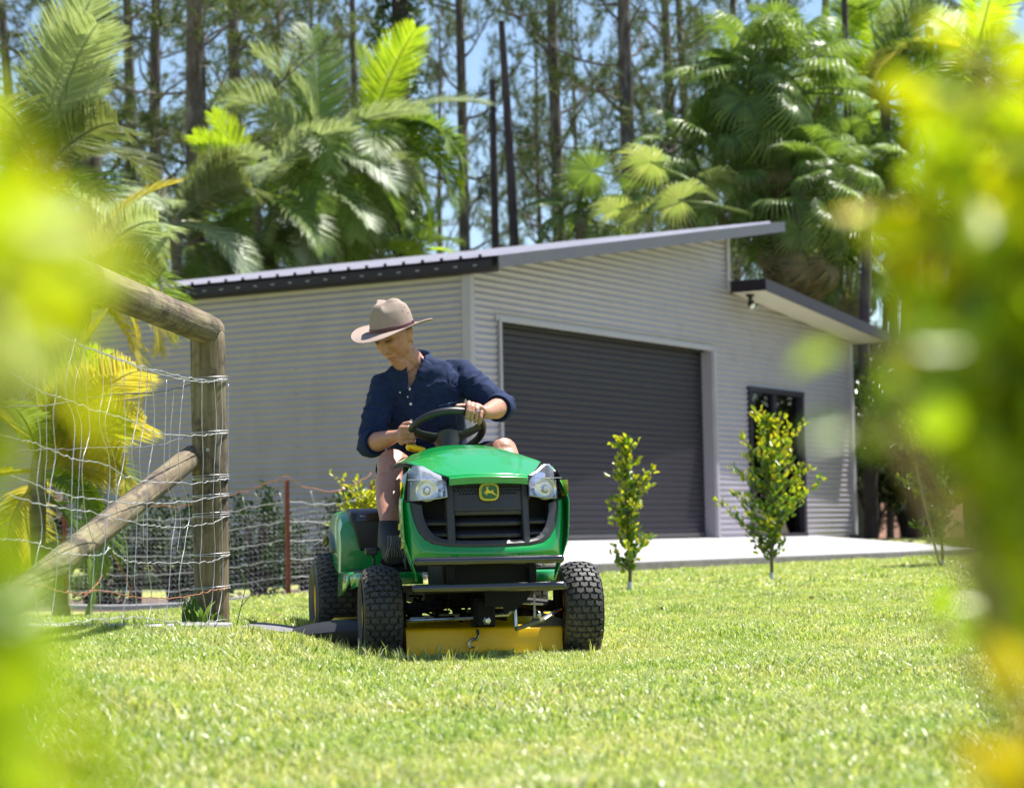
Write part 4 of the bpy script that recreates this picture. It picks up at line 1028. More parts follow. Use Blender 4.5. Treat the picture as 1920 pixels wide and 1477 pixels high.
for i in range(11):
    s = .15+i*.42; q = fpos(min(s, 4.9)); h = [.70, .95, .62, .80, .98, .66, .9, .72, 1.0, .75, .82][i]
    o = bush((q.x+random.uniform(-.1, .1), q.y+1.0+.25*math.sin(i*2), h*.45+.02), (.34, .34, h*.5), 1100,
             ['dark leafy hedge plant at the far left of the chicken wire', 'second hedge plant from the left behind the wire', 'low hedge plant behind the log brace', 'hedge plant directly behind the gatepost brace', 'taller hedge plant just left of the gatepost', 'low hedge plant seen right of the gatepost', 'hedge plant left of the red star picket', 'low hedge plant right of the red star picket', 'tallest hedge plant left of the mower', 'hedge plant behind the mower seat', 'last hedge plant hidden by the mower'][i], m_hedge, lsize=.055, cat='hedge plant', name='hedge_plant')
# a few fallen leaves on the lawn
m_dead = pmat('dry leaf', (.42, .27, .14), rough=.8, var=.2)
for i, (px, py) in enumerate([(520, 1161), (1405, 1082), (1240, 1150), (1050, 1315), (1520, 1128), (930, 1300)]):
    p = ongr(px, py); s_ = .03 if py < 1250 else .016
    mb = MB(); mb.add([(-s_, 0, 0), (-s_*.3, -s_*.5, .012), (s_*.6, -s_*.4, .01), (s_*1.2, 0, .022), (s_*.6, s_*.4, .006), (-s_*.3, s_*.45, .016), (.1*s_, 0, -.002)], [(0, 1, 6), (1, 2, 6), (2, 3, 6), (3, 4, 6), (4, 5, 6), (5, 0, 6)])
    o = mb.build('fallen_leaf', m_dead, None, smooth=False, label=['dry brown leaf on the lawn between gatepost and rear tyre', 'dry leaf on the lawn left of the fuller sapling', 'dry leaf on the lawn right of the front tyre', 'pale dry leaf in the foreground grass below the mower', 'dry leaf on the lawn right of the fuller sapling', 'tiny dry leaf in the grass in front of the yellow deck'][i], cat='leaf'); o.location = p+Vector((0, 0, .02)); o.rotation_euler = (.3, .2, i*1.3)
# ------------------------------------------------------------------ ride-on mower (local frame: x to the photo's right, y rearward, z up)
m_green = pmat('green machine paint', (.002, .27, .045), rough=.24, spec=.55, var=.07, scale=3, coat=.6, dirt=((.05, .24, .06), 7, .55, .9))
m_yel = pmat('yellow machine paint', (.98, .56, .0), rough=.4, spec=.35, var=.05, scale=6, coat=.15, dirt=((.40, .24, .02), 18, .66, .85))
m_yseat = pmat('yellow vinyl seat', (.72, .50, .01), rough=.45, var=.06)
m_tyre = pmat('tyre rubber', (.042, .041, .042), rough=.62, var=.22, scale=14, spec=.45, dirt=((.13, .11, .08), 9, .48, .78))
m_plas = pmat('dark grey moulded plastic', (.034, .034, .040), rough=.42, var=.1, scale=30, bump=.05, bscale=400)
m_blk = pmat('black chassis paint', (.008, .008, .008), rough=.55, var=.3, spec=.12)
m_tube = pmat('glossy black bar', (.010, .010, .012), rough=.14, spec=.8, var=.1, coat=.6)
m_chrome = pmat('zinc plated steel', (.55, .55, .53), rough=.28, metal=.95, var=.12, scale=30)
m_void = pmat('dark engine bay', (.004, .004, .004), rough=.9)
m_reflc = pmat('headlamp reflector', (.85, .86, .90), rough=.12, metal=1.0, var=.02)
m_lamp = pmat('frosted bulb', (.75, .75, .72), rough=.3, spec=.8)
ml, nt = new_mat('clear lamp lens'); L = nt.links
out = N(nt, 'ShaderNodeOutputMaterial'); tr = N(nt, 'ShaderNodeBsdfTransparent'); gl = N(nt, 'ShaderNodeBsdfPrincipled', i_Roughness=.08); gl.inputs['Base Color'].default_value = (.62, .66, .78, 1); gl.inputs['Specular IOR Level'].default_value = .9
fr_ = N(nt, 'ShaderNodeLayerWeight', i_Blend=.35); ma = N(nt, 'ShaderNodeMath', operation='MULTIPLY_ADD'); ma.inputs[1].default_value = .55; ma.inputs[2].default_value = .08
mx = N(nt, 'ShaderNodeMixShader'); L.new(fr_.outputs[0], ma.inputs[0]); L.new(ma.outputs[0], mx.inputs[0]); L.new(tr.outputs[0], mx.inputs[1]); L.new(gl.outputs[0], mx.inputs[2]); L.new(mx.outputs[0], out.inputs[0])
m_lens = ml
m_decy = pmat('yellow decal print', (.72, .60, .03), rough=.4, var=.05)
m_decg = pmat('emblem green', (.005, .10, .025), rough=.3, var=.03)

mower = empty('ride_on_mower', tuple(MOW), MOWA, 'green ride-on mower with yellow deck and rims facing the camera', 'ride-on mower')
# ---- front face surface: y as a function of x and z (bows forward)
def FY(x, z): return -(.345-1.15*x*x) + .16*(z-.42)
def hood_edge(f):     # f = forward distance of a hood section -> half width, edge height, crest height
    t = np.interp
    return (float(t(f, [-.50, -.2, .02, .20, .31], [.245, .262, .262, .205, .150])),
            float(t(f, [-.50, -.2, .02, .20, .31], [.775, .775, .765, .728, .700])),
            float(t(f, [-.50, -.35, -.2, -.05, .08, .2, .31], [.845, .848, .842, .822, .790, .748, .706])))
def hood_pt(u, v):     # u -1..1 across, v 0..1 rear->front
    f = -.50+.81*v; w, ze, zc = hood_edge(f)
    x = u*w; z = ze+(zc-ze)*(1-abs(u)**2.4)
    bow = .032*(1-u*u)*max(0, (v-.5)*2)**2
    crease = -.004*math.exp(-((abs(u)-.66)/.035)**2)*(1-v)**.4
    return Vector((x, -(f+bow), z+crease))
mb = MB(); mb.grid(lambda a, b_: hood_pt(2*a-1, b_), 48, 40)
# lip turned down at the front
base = len(mb.v)
for i in range(49):
    p0 = hood_pt(2*i/48-1, 1.0)
    mb.v += [tuple(p0), tuple(p0+Vector((0, -.006, -.006))), tuple(p0+Vector((0, -.006, -.026))), tuple(p0+Vector((0, .01, -.028)))]
for i in range(48):
    for k in range(3): a = base+i*4+k; mb.f.append((a, a+4, a+5, a+1))
mb.build('hood', m_green, mower, sharp=30, thick=.004)
# black seam line under the hood edge
for sg in (-1, 1):
    pts = [hood_pt(sg, v)+Vector((sg*.002, 0, -.007)) for v in np.linspace(.06, 1, 26)]
    MB().tube(pts, .006, 6).build('hood_seal', m_blk, mower)
MB().tube([hood_pt(u, 0)+Vector((0, .004, -.002)) for u in np.linspace(-1, 1, 31)], .005, 6).build('hood_seal', m_plas, mower)
# side panels
def side(sg):
    mb = MB()
    def fn(a, b_):  # a: 0 front ..1 rear ; b: 0 top..1 bottom
        f = .245-a*.34
        ztop = .612 if a < .02 else .612+(.745-.612)*min(1, max(0, (a-.0)/.28))**.8
        zbot = .395+.0*a - (.085*math.exp(-((a-.10)/.10)**2)) + .11*max(0, a-.4)
        z = ztop+(zbot-ztop)*b_
        x = .302+.020*math.sin(max(0, min(1, (z-.33)/.30))*math.pi*.5) - .035*max(0, .47-z)/.15 - .055*max(0, (a-.25))*1.0 - .045*max(0, (z-.62)/.13)
        return Vector((sg*x, -f, z))
    mb.grid(fn, 22, 18); return mb.build('side_panel', m_green, mower, thick=.004)
sp_ = [side(-1), side(1)]
# front cowl: green U around the grille
inner = [(-.287, .612), (-.284, .58), (-.276, .54), (-.262, .50), (-.240, .470), (-.21, .452), (-.16, .443), (-.08, .440), (0, .439)]
outer = [(-.318, .612), (-.316, .57), (-.312, .52), (-.306, .47), (-.300, .425), (-.292, .392), (-.18, .386), (-.09, .384), (0, .384)]
def full(q): return q+[(-x, z) for x, z in q[::-1][1:]]
def dense(q, k=4):
    out_ = []
    for a, b_ in zip(q[:-1], q[1:]): out_ += [(a[0]+(b_[0]-a[0])*i/k, a[1]+(b_[1]-a[1])*i/k) for i in range(k)]
    return out_+[q[-1]]
di, do = dense(full(inner)), dense(full(outer)); sec = []
for (a, b_) in zip(di, do):
    row = []
    row.append((a[0], FY(*a)+.012, a[1]))
    for t in (0, .12, .3, .5, .7, .88, 1):
        x = a[0]+(b_[0]-a[0])*t; z = a[1]+(b_[1]-a[1])*t; row.append((x, FY(x, z)-.010*math.sin(math.pi*min(1, t*1.1))+.012*t*t, z))
    row.append((b_[0], FY(*b_)+.045, b_[1])); sec.append(row)
MB().loft(sec, closed=False).build('front_cowl', m_green, mower, sharp=40)
# grille: frame, divider posts, slats, honeycomb strip, void behind
def panelstrip(pts_top, pts_bot, dy=0.0):
    mb = MB(); mb.loft([[(x, FY(x, z)+dy, z) for x, z in pts_top], [(x, FY(x, z)+dy, z) for x, z in pts_bot]], closed=False); return mb
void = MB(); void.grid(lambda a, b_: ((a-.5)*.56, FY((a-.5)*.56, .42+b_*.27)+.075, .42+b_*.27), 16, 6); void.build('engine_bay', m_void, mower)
fr0 = MB(); sec = []
inn2 = [(-.245, .600), (-.243, .57), (-.236, .54), (-.224, .51), (-.206, .488), (-.18, .473), (-.14, .465), (-.07, .463), (0, .462)]
d2 = dense(full(inn2))
for a, b_ in zip(di, d2):
    sec.append([(a[0], FY(*a)+.010, a[1]), (a[0]*.995, FY(*a)-.002, a[1]+.001), ((a[0]+b_[0])/2, FY((a[0]+b_[0])/2, (a[1]+b_[1])/2)-.004, (a[1]+b_[1])/2), (b_[0], FY(*b_)+.004, b_[1]), (b_[0]*.99, FY(*b_)+.05, b_[1]+.003)])
fr0.loft(sec, closed=False); grille = fr0.build('grille', m_plas, mower, sharp=30)
def bar(x0, x1, ztop, zbot, y0=.0, y1=.05, edge=.010, nx=16, taper=0.0, name='grille_slat'):
    """louvre: sloping upper face then a short front face"""
    mb = MB(); sec = []
    for i in range(nx+1):
        x = x0+(x1-x0)*i/nx; e = min(1, min(i, nx-i)/1.6+.0)*taper+(1-taper)
        yf = FY(x, zbot)+y0+(1-e)*.02
        sec.append([(x, yf+y1, ztop), (x, yf+.003, zbot+edge+.002), (x, yf, zbot+edge*.8), (x, yf+.003, zbot), (x, yf+y1, zbot-.001)])
    mb.loft(sec, closed=False); return mb.build(name, m_plas, grille, sharp=25)
bar(-.128, .128, .600, .560, .006, .035, .014)
for zt, zb in ((.548, .506), (.502, .466)): pass
bar(-.130, .130, .575, .572, .006, .02, .02)
for zt, zb in ((.546, .519), (.500, .474)): bar(-.130, .130, zt+.006, zb, .010, .05, .011, taper=.5)
bar(-.132, .132, .470, .452, .006, .05, .006, taper=.3)
for sg in (-1, 1):
    for zt, zb in ((.548, .524), (.505, .481)):
        bar(sg*.150, sg*.236, zt, zb, .012, .05, .008, 8, name='grille_slat')
    # divider posts
    mb = MB(); q = []
    for z in np.linspace(.452, .672, 10):
        q.append([(sg*.128, FY(.128, z)+.05, z), (sg*.130, FY(.13, z)+.001, z), (sg*.134, FY(.134, z)-.004, z), (sg*.152, FY(.152, z)-.004, z), (sg*.157, FY(.156, z)+.002, z), (sg*.159, FY(.159, z)+.05, z)])
    mb.loft(q, closed=False); mb.build('grille_post', m_plas, grille, sharp=25)
# upper dark panel with honeycomb
mb = MB(); mb.grid(lambda a, b_: (-.158+.316*a, FY(-.158+.316*a, .582+b_*.108)+.004+.004*b_, .582+b_*.108), 24, 8); mb.build('badge_panel', m_plas, grille, sharp=30)
mb = MB()
for sg in (-1, 1):
    for r_ in range(3):
        for k in range(8 if r_ else 7):
            x = sg*(.036+k*.0118+(.006 if r_ == 1 else 0)); z = .640+r_*.0115
            if abs(x) > .127: continue
            c_ = Vector((x, FY(x, z)+.0055, z)); mb.add([c_+Vector((.0043*math.cos(a), -.003, .0043*math.sin(a))) for a in np.arange(6)*math.pi/3+.52], [(0, 1, 2, 3, 4, 5)])
mb.build('honeycomb_hole', m_void, grille, smooth=False, kind='stuff')
# emblem
def superell(rx, rz, n=40, e=3.2): 
    return [(rx*abs(math.cos(a))**(2/e)*(1 if math.cos(a) >= 0 else -1), rz*abs(math.sin(a))**(2/e)*(1 if math.sin(a) >= 0 else -1)) for a in np.linspace(0, 2*math.pi, n, endpoint=False)]
ez = .645; ey = FY(0, ez)-.016
ef = lambda u, v, w: (u, ey+w, ez+v)
emb = MB().prism(superell(.0375, .0335), 0, .012, ef).build('emblem', m_decy, mower, smooth=False, bevel=.002)
MB().prism(superell(.0345, .0305), -.0012, .002, ef).build('emblem_border', pmat('emblem dark edge', (.004, .05, .02), rough=.3), emb, smooth=False)
MB().prism(superell(.0335, .0295), -.0016, .002, ef).build('emblem_ring', m_decy, emb, smooth=False)
MB().prism(superell(.0305, .0265), -.0024, .002, ef).build('emblem_field', m_decg, emb, smooth=False)
# leaping stag silhouette traced in the emblem's own plane (faces left)
stag = [(-.0165, .0015), (-.0150, .0045), (-.0120, .0060), (-.0095, .0075), (-.0080, .0100), (-.0085, .0125), (-.0110, .0120), (-.0130, .0125), (-.0115, .0145), (-.0085, .0150), (-.0060, .0150), (-.0040, .0140), (-.0035, .0110), (-.0035, .0070), (.0010, .0050), (.0065, .0045), (.0105, .0050), (.0125, .0070), (.0135, .0095), (.0145, .0070), (.0135, .0035), (.0150, .0005), (.0185, -.0045), (.0225, -.0085), (.0275, -.0125), (.0285, -.0160), (.0255, -.0140), (.0200, -.0110), (.0150, -.0090), (.0100, -.0050), (.0050, -.0040), (.0000, -.0050), (-.0045, -.0045), (-.0075, -.0055), (-.0105, -.0065), (-.0080, -.0105), (-.0075, -.0120), (-.0100, -.0110), (-.0140, -.0080), (-.0150, -.0060), (-.0130, -.0040), (-.0100, -.0030), (-.0140, -.0025), (-.0175, -.0045), (-.0205, -.0055), (-.0215, -.0030), (-.0180, -.0010), (-.0120, .0005), (-.0130, .0015)]
bm = bmesh.new()
vs = [bm.verts.new((x*1.02, ey-.0034, ez+z*1.02)) for x, z in stag]; es = [bm.edges.new((vs[i], vs[(i+1) % len(vs)])) for i in range(len(vs))]
bmesh.ops.triangle_fill(bm, edges=es, use_beauty=True); r_ = bmesh.ops.extrude_face_region(bm, geom=bm.faces[:]); bmesh.ops.translate(bm, verts=[q for q in r_['geom'] if isinstance(q, bmesh.types.BMVert)], vec=(0, .002, 0))
bmesh.ops.recalc_face_normals(bm, faces=bm.faces); me = bpy.data.meshes.new('stag'); bm.to_mesh(me); bm.free(); me.materials.append(m_decy); link('leaping_stag', me, emb)
mb = MB()
for pts in (([-.0062, .0145], [-.0075, .018], [-.0050, .0215]), ([-.0075, .018], [-.0105, .0195], [-.0125, .0185]), ([-.0068, .0165], [-.0095, .0165], [-.012, .0165]), ([-.005, .0148], [-.003, .0185], [-.0035, .022])):
    mb.tube([(x, ey-.0026, ez+z) for x, z in pts], .0007, 5)
mb.build('antlers', m_decy, emb)
# headlights
def headlight(sg):
    # outline in x,z on the front face; runs back round the corner
    ol = [(.156, .702), (.158, .66), (.157, .628), (.20, .621), (.262, .617), (.305, .616), (.311, .64), (.308, .68), (.300, .715), (.262, .752), (.235, .750), (.195, .722)]
    def Y(x, z): return -(.335-1.0*x*x-2.2*max(0, x-.25)**1.0*.55) + .55*max(0, z-.66) + .1*(z-.62)
    ctr = Vector((.232, 0, .672))
    hs = MB(); n = len(ol); ring = dense(ol+[ol[0]], 4)[:-1]
    # bezel ring
    sec = []
    for x, z in ring:
        v_ = Vector((x-ctr.x, z-ctr.z)); k = .93
        xi, zi = ctr.x+v_.x*k, ctr.z+v_.y*k
        sec.append([(sg*x, Y(x, z)+.03, z), (sg*x, Y(x, z)-.001, z), (sg*xi, Y(xi, zi)-.003, zi), (sg*xi, Y(xi, zi)+.03, zi)])
    sec.append(sec[0]); hs.loft(sec, closed=False); h_ = hs.build('headlight', pmat('grey lamp bezel', (.38, .40, .48), rough=.22, metal=.5), mower, sharp=30)
    # reflector bucket
    rb = MB(); sec = []
    for k, dep in ((.95, .004), (.93, .03), (.86, .045), (.5, .05), (0, .05)):
        sec.append([(sg*(ctr.x+(x-ctr.x)*k), Y(ctr.x+(x-ctr.x)*k, ctr.z+(z-ctr.z)*k)+dep, ctr.z+(z-ctr.z)*k) for x, z in ring])
    for r0 in sec: r0.append(r0[0])
    rb.loft(sec, closed=False); rb.build('housing', m_reflc, h_, sharp=30)
    cx, cz = .228, .655; cy = Y(cx, cz)
    dish = [(-.010+.040*(1-(r/.040)**2), r) for r in np.linspace(.004, .040, 9)]
    MB().lathe([(-.004+.022*(1-(r/.042)**2)+(.0012 if i % 2 else 0), r) for i, r in enumerate(np.linspace(.006, .042, 18))], 36, 'y', (sg*cx, cy+.014, cz)).build('reflector', m_reflc, h_, sharp=8)
    MB().lathe([(-.006, 0), (-.006, .007), (-.003, .009), (.012, .009), (.02, .006)], 20, 'y', (sg*cx, cy+.012, cz)).build('bulb', m_lamp, h_)
    MB().lathe([(.0, .013), (-.003, .0145), (.0, .016), (.004, .0145)], 28, 'y', (sg*cx, cy+.012, cz), closed=True).build('bulb_ring', m_chrome, h_)
    # inner divider lines
    MB().box((sg*.232, Y(.232, .697)+.010, .697), (.128, .012, .0035)).box((sg*.280, Y(.28, .655)+.012, .655), (.003, .014, .070)).build('divider', pmat('pale lamp rib', (.6, .62, .7), rough=.2), h_, smooth=False)
    ln_ = MB(); sec = []
    for k in (.97, .85, .7, .5, .3, .12, 0.001):
        row = [(sg*(ctr.x+(x-ctr.x)*k), Y(ctr.x+(x-ctr.x)*k, ctr.z+(z-ctr.z)*k)-.004-.008*(1-k*k), ctr.z+(z-ctr.z)*k) for x, z in ring]; row.append(row[0]); sec.append(row)
    ln_.loft(sec, closed=False); ln_.build('lens', m_lens, h_, sharp=0)
    # dark shoulder behind the lamp
    MB().grid(lambda a, b_: (sg*(.292+.008*(1-b_)-.03*a), -(.225-.24*a), .62+(.725-.62)*b_*(1-.10*a)), 6, 5).build('lamp_shoulder', m_blk, mower, thick=.004)
headlight(-1); headlight(1)
# yellow decal panel beside the lamp and the numbers on the side panel
for sg in (-1, 1):
    MB().grid(lambda a, b_: (sg*(.3245-.022*a), -(.232-.085*a), .628+.062*b_), 4, 3).build('caution_label', m_decy, mower)
    for k in range(4): MB().grid(lambda a, b_: (sg*(.3262-.022*(.15+.5*a)), -(.232-.085*(.15+.5*a)), .638+.013*k+.0035*b_), 2, 1).build('label_line', m_blk, mower, smooth=False)
def text(s, size, M_, mat, parent, name):
    cu = bpy.data.curves.new(name, 'FONT'); cu.body = s; cu.size = size; cu.align_x = 'CENTER'; cu.align_y = 'CENTER'; cu.extrude = .0006
    o = bpy.data.objects.new(name, cu); C.objects.link(o); dg = bpy.context.evaluated_depsgraph_get(); me = bpy.data.meshes.new_from_object(o.evaluated_get(dg))
    bpy.data.objects.remove(o); me.materials.clear(); me.materials.append(mat); o = link(name, me, parent); o.matrix_local = M_; return o
for sg in (-1, 1):
    for s_, z, sz in (('100', .520, .036), ('SERIES', .487, .013), ('E130', .448, .030)):
        f_ = .205; x = .3275 if z > .5 else (.3245 if z > .47 else .3165)
        Mx = Matrix.Translation((sg*x, -f_, z)) @ Matrix.Rotation(rad(82*sg), 4, 'Z') @ Matrix.Rotation(rad(90-(4 if z > .47 else 12)), 4, 'X') @ Matrix.Rotation(rad(8*sg), 4, 'Y')
        text(s_, sz, Mx, m_decy, mower, 'model_lettering')
# ---- bumper bars
def barb(z, x0, x1, y):
    pts = [(x0-.004, y, z), (x0+.004, y, z)]+[(x0+.01+(x1-x0-.02)*t, y-.012*math.sin(math.pi*t), z) for t in np.linspace(0, 1, 24)]+[(x1-.004, y, z), (x1+.004, y, z)]
    MB().tube(pts, [.008, .0155]+[.0165]*24+[.0155, .008], 20).build('bumper_bar', m_tube, mower)
barb(.389, -.298, .262, -.395); barb(.290, -.305, .268, -.395)
for sg, x in ((-1, -.16), (1, .15)):
    MB().box((x, -.375, .335), (.028, .012, .12)).box((x, -.25, .33), (.012, .26, .05)).build('bumper_bracket', m_blk, mower, bevel=.003)
MB().box((0, -.12, .33), (.36, .36, .10)).box((0, -.20, .375), (.30, .05, .09)).build('frame', m_blk, mower, bevel=.006)
MB().prism([(-.02, .285), (.17, .285), (.14, .235), (.09, .195), (.055, .195), (.05, .215), (-.02, .215)], -.30, -.285).build('skid_plate', m_blk, mower, smooth=False)
# ---- wheels
def tyre_mesh(R, w, rimr, rows):
    mb = MB(); hw = w/2; Rc = R-.011
    def surf(s):  # s in -1..1 across the tread
        return Rc-.022*abs(s)**3.2*(R/.19)
    prof = [(hw*.55, rimr-.006), (hw*.80, rimr), (hw*.97, rimr+.02), (hw*1.06, (rimr+Rc)/2), (hw*1.02, Rc-.045), (hw*.96, surf(1))]
    prof += [(hw*.92*s, surf(s)) for s in np.linspace(.95, -.95, 13)]
    prof += [(-a, r_) for a, r_ in prof[:6][::-1]]
    mb.lathe(prof, 72, 'x')
    nb = 4; dphi = 2*math.pi/rows
    for row in range(rows):
        off = 0 if row % 2 else .5
        for k in range(nb+1):
            c0 = (-1+2*(k+off-.0)/nb) ; s0 = c0-1/nb; s2 = c0+1/nb
            s0, s2 = s0+.045, s2-.045; a0, a2 = max(-1.02, s0), min(1.02, s2)
            if a2-a0 < .12: continue
            s1 = (s0+s2)/2; s1 = min(max(s1, a0+.02), a2-.02)
            h = dphi*.76
            def P(s, ph, r_off):
                r_ = surf(max(-1, min(1, s)))+r_off; return (s*hw*.93, r_*math.cos(ph), r_*math.sin(ph))
            base = row*dphi; V = lambda s: .30*dphi*(1-min(1, abs(s-(s0+s2)/2)*nb))*(1 if True else 0)
            cor = [(a0, base+V(a0)), (s1, base+V(s1)), (a2, base+V(a2)), (a2, base+V(a2)+h), (s1, base+V(s1)+h), (a0, base+V(a0)+h)]
            cs = sum(c[0] for c in cor)/6; cp = sum(c[1] for c in cor)/6
            b0 = len(mb.v); mb.v += [P(s, p_, -.002) for s, p_ in cor]; mb.v += [P(cs+(s-cs)*.93, cp+(p_-cp)*.9, .0105) for s, p_ in cor]
            mb.f += [(b0+6, b0+7, b0+10, b0+11), (b0+7, b0+8, b0+9, b0+10)]
            mb.f += [(b0+i, b0+(i+1) % 6, b0+6+(i+1) % 6, b0+6+i) for i in range(6)]
    return mb
def wheel(x, y, R, w, rimr, rows, label, steer=0.0, out=1):
    rim = MB(); hw = w/2
    rim.lathe([(hw*.80, rimr), (hw*.86, rimr-.004), (hw*.78, rimr-.014), (hw*.25, rimr-.022), (hw*.12, rimr*.62), (hw*.35, rimr*.42), (hw*.40, rimr*.28), (hw*.55, rimr*.25), (hw*.58, 0.001)], 40, 'x')
    rim.lathe([(-hw*.80, rimr), (-hw*.86, rimr-.004), (-hw*.78, rimr-.014), (-hw*.1, rimr-.02), (-hw*.0, rimr*.6), (-hw*.0, rimr*.3), (-hw*.5, rimr*.28), (-hw*.5, 0.001)], 40, 'x')
    o = rim.build('wheel', m_yel, mower, sharp=35); o.location = (x, y, R-.004); o.rotation_euler = (0, 0, steer); o['label'] = label
    if out < 0: o.rotation_euler = (0, 0, steer+math.pi)
    me = tyre_mesh(R, w, rimr, rows); t_ = me.build('tyre', m_tyre, o, sharp=28); t_.rotation_euler = (random.uniform(0, 6), 0, 0)
    return o
wheel(-.376, 0, .19, .150, .098, 46, 'front wheel on the photo\'s left, in shade', rad(-3), -1)
wheel(.408, 0, .19, .150, .098, 46, 'front wheel on the photo\'s right, sunlit', rad(-4), 1)
wheel(-.405, 1.24, .215, .205, .105, 56, 'rear wheel seen behind the shaded front one', 0, -1)
wheel(.405, 1.24, .215, .205, .105, 56, 'rear wheel mostly hidden by the body', 0, 1)
# ---- axle, steering and mower hanging gear
MB().tube([(-.30, .02, .20), (-.12, .02, .225), (.12, .02, .225), (.33, .02, .20)], .024, 10).build('front_axle', m_blk, mower)
for x in (-.295, .325): MB().tube([(x, 0, .13), (x, 0, .27)], .020, 12).tube([(x, 0, .19), (x+(.08 if x > 0 else -.08), 0, .187)], .012, 10).build('kingpin', m_blk, mower)
MB().box((-.005, -.165, .192), (.080, .10, .115)).box((-.005, -.218, .188), (.066, .012, .10)).build('axle_bracket', m_blk, mower, bevel=.006)
MB().lathe([(-.010, 0), (-.010, .009), (-.003, .011), (0, .016)], 6, 'y', (.0, -.225, .160)).build('bolt', m_chrome, mower, smooth=False)
MB().tube([(-.285, -.11, .163), (-.14, -.17, .168), (-.03, -.18, .17)], .0065, 8).build('steering_rod', m_chrome, mower)
MB().tube([(.03, -.185, .178), (.085, -.185, .180), (.105, -.17, .195), (.11, -.15, .205)], .0085, 10).tube([(.118, -.17, .205), (.120, -.18, .13)], .009, 10).build('sway_rod', m_chrome, mower)
MB().tube([(.115, -.20, .125), (.235, -.16, .155)], .0085, 8).build('drag_link', pmat('olive plated rod', (.16, .15, .09), rough=.4, metal=.6), mower)
MB().tube([(.225, -.155, .155), (.30, -.08, .185), (.325, -.03, .19)], [.016, .013, .012], 8, flat=.4).build('steering_arm', m_chrome, mower)
MB().ell((.212, -.17, .175), (.011, .011, .015)).build('ball_joint', m_chrome, mower)
MB().box((.19, -.20, .21), (.008, .003, .09)).build('tag_strip', m_trim, mower, smooth=False)
mb = MB(); rs = random.Random(4)
for i in range(16):
    x = rs.uniform(-.28, .28); mb.tube([(x, rs.uniform(-.1, .1), rs.uniform(.16, .26)), (x+rs.uniform(-.1, .1), rs.uniform(-.1, .15), rs.uniform(.15, .26)), (x+rs.uniform(-.18, .18), rs.uniform(0, .2), rs.uniform(.15, .27))], rs.uniform(.004, .011), 6)
mb.build('undercarriage_rods', m_blk, mower, kind='stuff')
for i in range(5):
    x = -.24+i*.11; MB().lathe([(0, .0), (0, .034-.004*(i % 2)), (.012, .036), (.014, .03), (.02, .03), (.022, .036), (.03, .034), (.03, 0)], 20, 'z', (x, .02+.03*(i % 3), .165)).build('pulley', m_blk, mower)
    MB().tube([(x-.03, -.06-.02*(i % 2), .17+.012*i), (x+.05, -.075, .172+.01*i)], .0045, 6).build('linkage_rod', m_chrome, mower)
MB().box((0, .45, .25), (.40, .9, .06)).build('chassis', m_blk, mower, bevel=.005)
MB().tube([(-.01, -.07, .118), (-.010, -.09, .100), (-.018, -.095, .085), (-.034, -.095, .087), (-.048, -.095, .072), (-.046, -.095, .055)], .007, 10).build('deck_hook', m_chrome, mower)
MB().tube([(-.045, -.095, .057), (-.028, -.095, .055)], .004, 6).build('hitch_pin', m_chrome, mower)
MB().box((-.036, -.072, .04), (.010, .03, .05)).build('deck_lug', m_yel, mower, bevel=.002)
# ---- cutting deck
dk = MB(); sec = []
for x in np.linspace(-.286, .326, 24):
    y0 = -.06
    sec.append([(x, y0+.10, .142), (x, y0+.045, .134), (x, y0+.012, .128), (x, y0+.003, .121), (x, y0-.003, .100), (x, y0-.006, .045), (x, y0-.006, .012), (x, y0-.012, .006), (x, y0-.012, -.004), (x, y0+.002, -.004), (x, y0+.10, .03)])
dk.loft(sec, closed=True); dk.build('deck_front', m_yel, mower, sharp=25)
sec = []
for (y, hw_, zt) in ((.02, .27, .12), (.20, .42, .128), (.3, .50, .150), (.75, .50, .155), (.98, .38, .14)):
    sec.append([(-hw_, y, .03), (-hw_, y, zt-.02), (-hw_+.03, y, zt), (hw_-.03, y, zt), (hw_, y, zt-.02), (hw_, y, .03)])
MB().loft(sec).build('cutting_deck', m_yel, mower, sharp=30)
MB().prism([(.20, .125), (.335, .120), (.345, .150), (.26, .175), (.22, .17)], -.05, -.03).build('deck_cover', m_plas, mower, smooth=False)
for x in (.50, -.30): MB().lathe([(-.02, 0), (-.02, .05), (-.012, .062), (.012, .062), (.02, .05), (.02, 0)], 24, 'x', (x+.01, .20, .062)).build('gauge_wheel', m_blk, mower)
# discharge chute (black plastic deflector)
ch = MB(); sec = []
for t in np.linspace(0, 1, 14):
    x = -.40-.42*t; zt = .155-.070*t**1.6; yf, yb = .10+.22*t, .78-.10*t; zl = .03+.03*t
    sec.append([(x, yf, zl), (x, yf+.012, zt-.028*(1-t)-.006), (x, yf+.05*(1-t)+.02, zt-.003), (x, (yf+yb)/2, zt+.004), (x, yb-.03, zt-.004), (x, yb, zl)])
ch.loft(sec, closed=False); ch.build('discharge_chute', pmat('chute rubber', (.014, .014, .017), rough=.55, var=.2, scale=20, spec=.25), mower, sharp=40, thick=.005)
MB().tube([(-.82, .33, .06), (-.815, .40, .088), (-.80, .52, .102), (-.79, .60, .105)], .006, 6).build('chute_lip', m_blk, mower)
MB().tube([(-.818, .32, .085), (-.75, .24, .055), (-.66, .2, .035)], .004, 6).build('chute_edge', m_blk, mower)
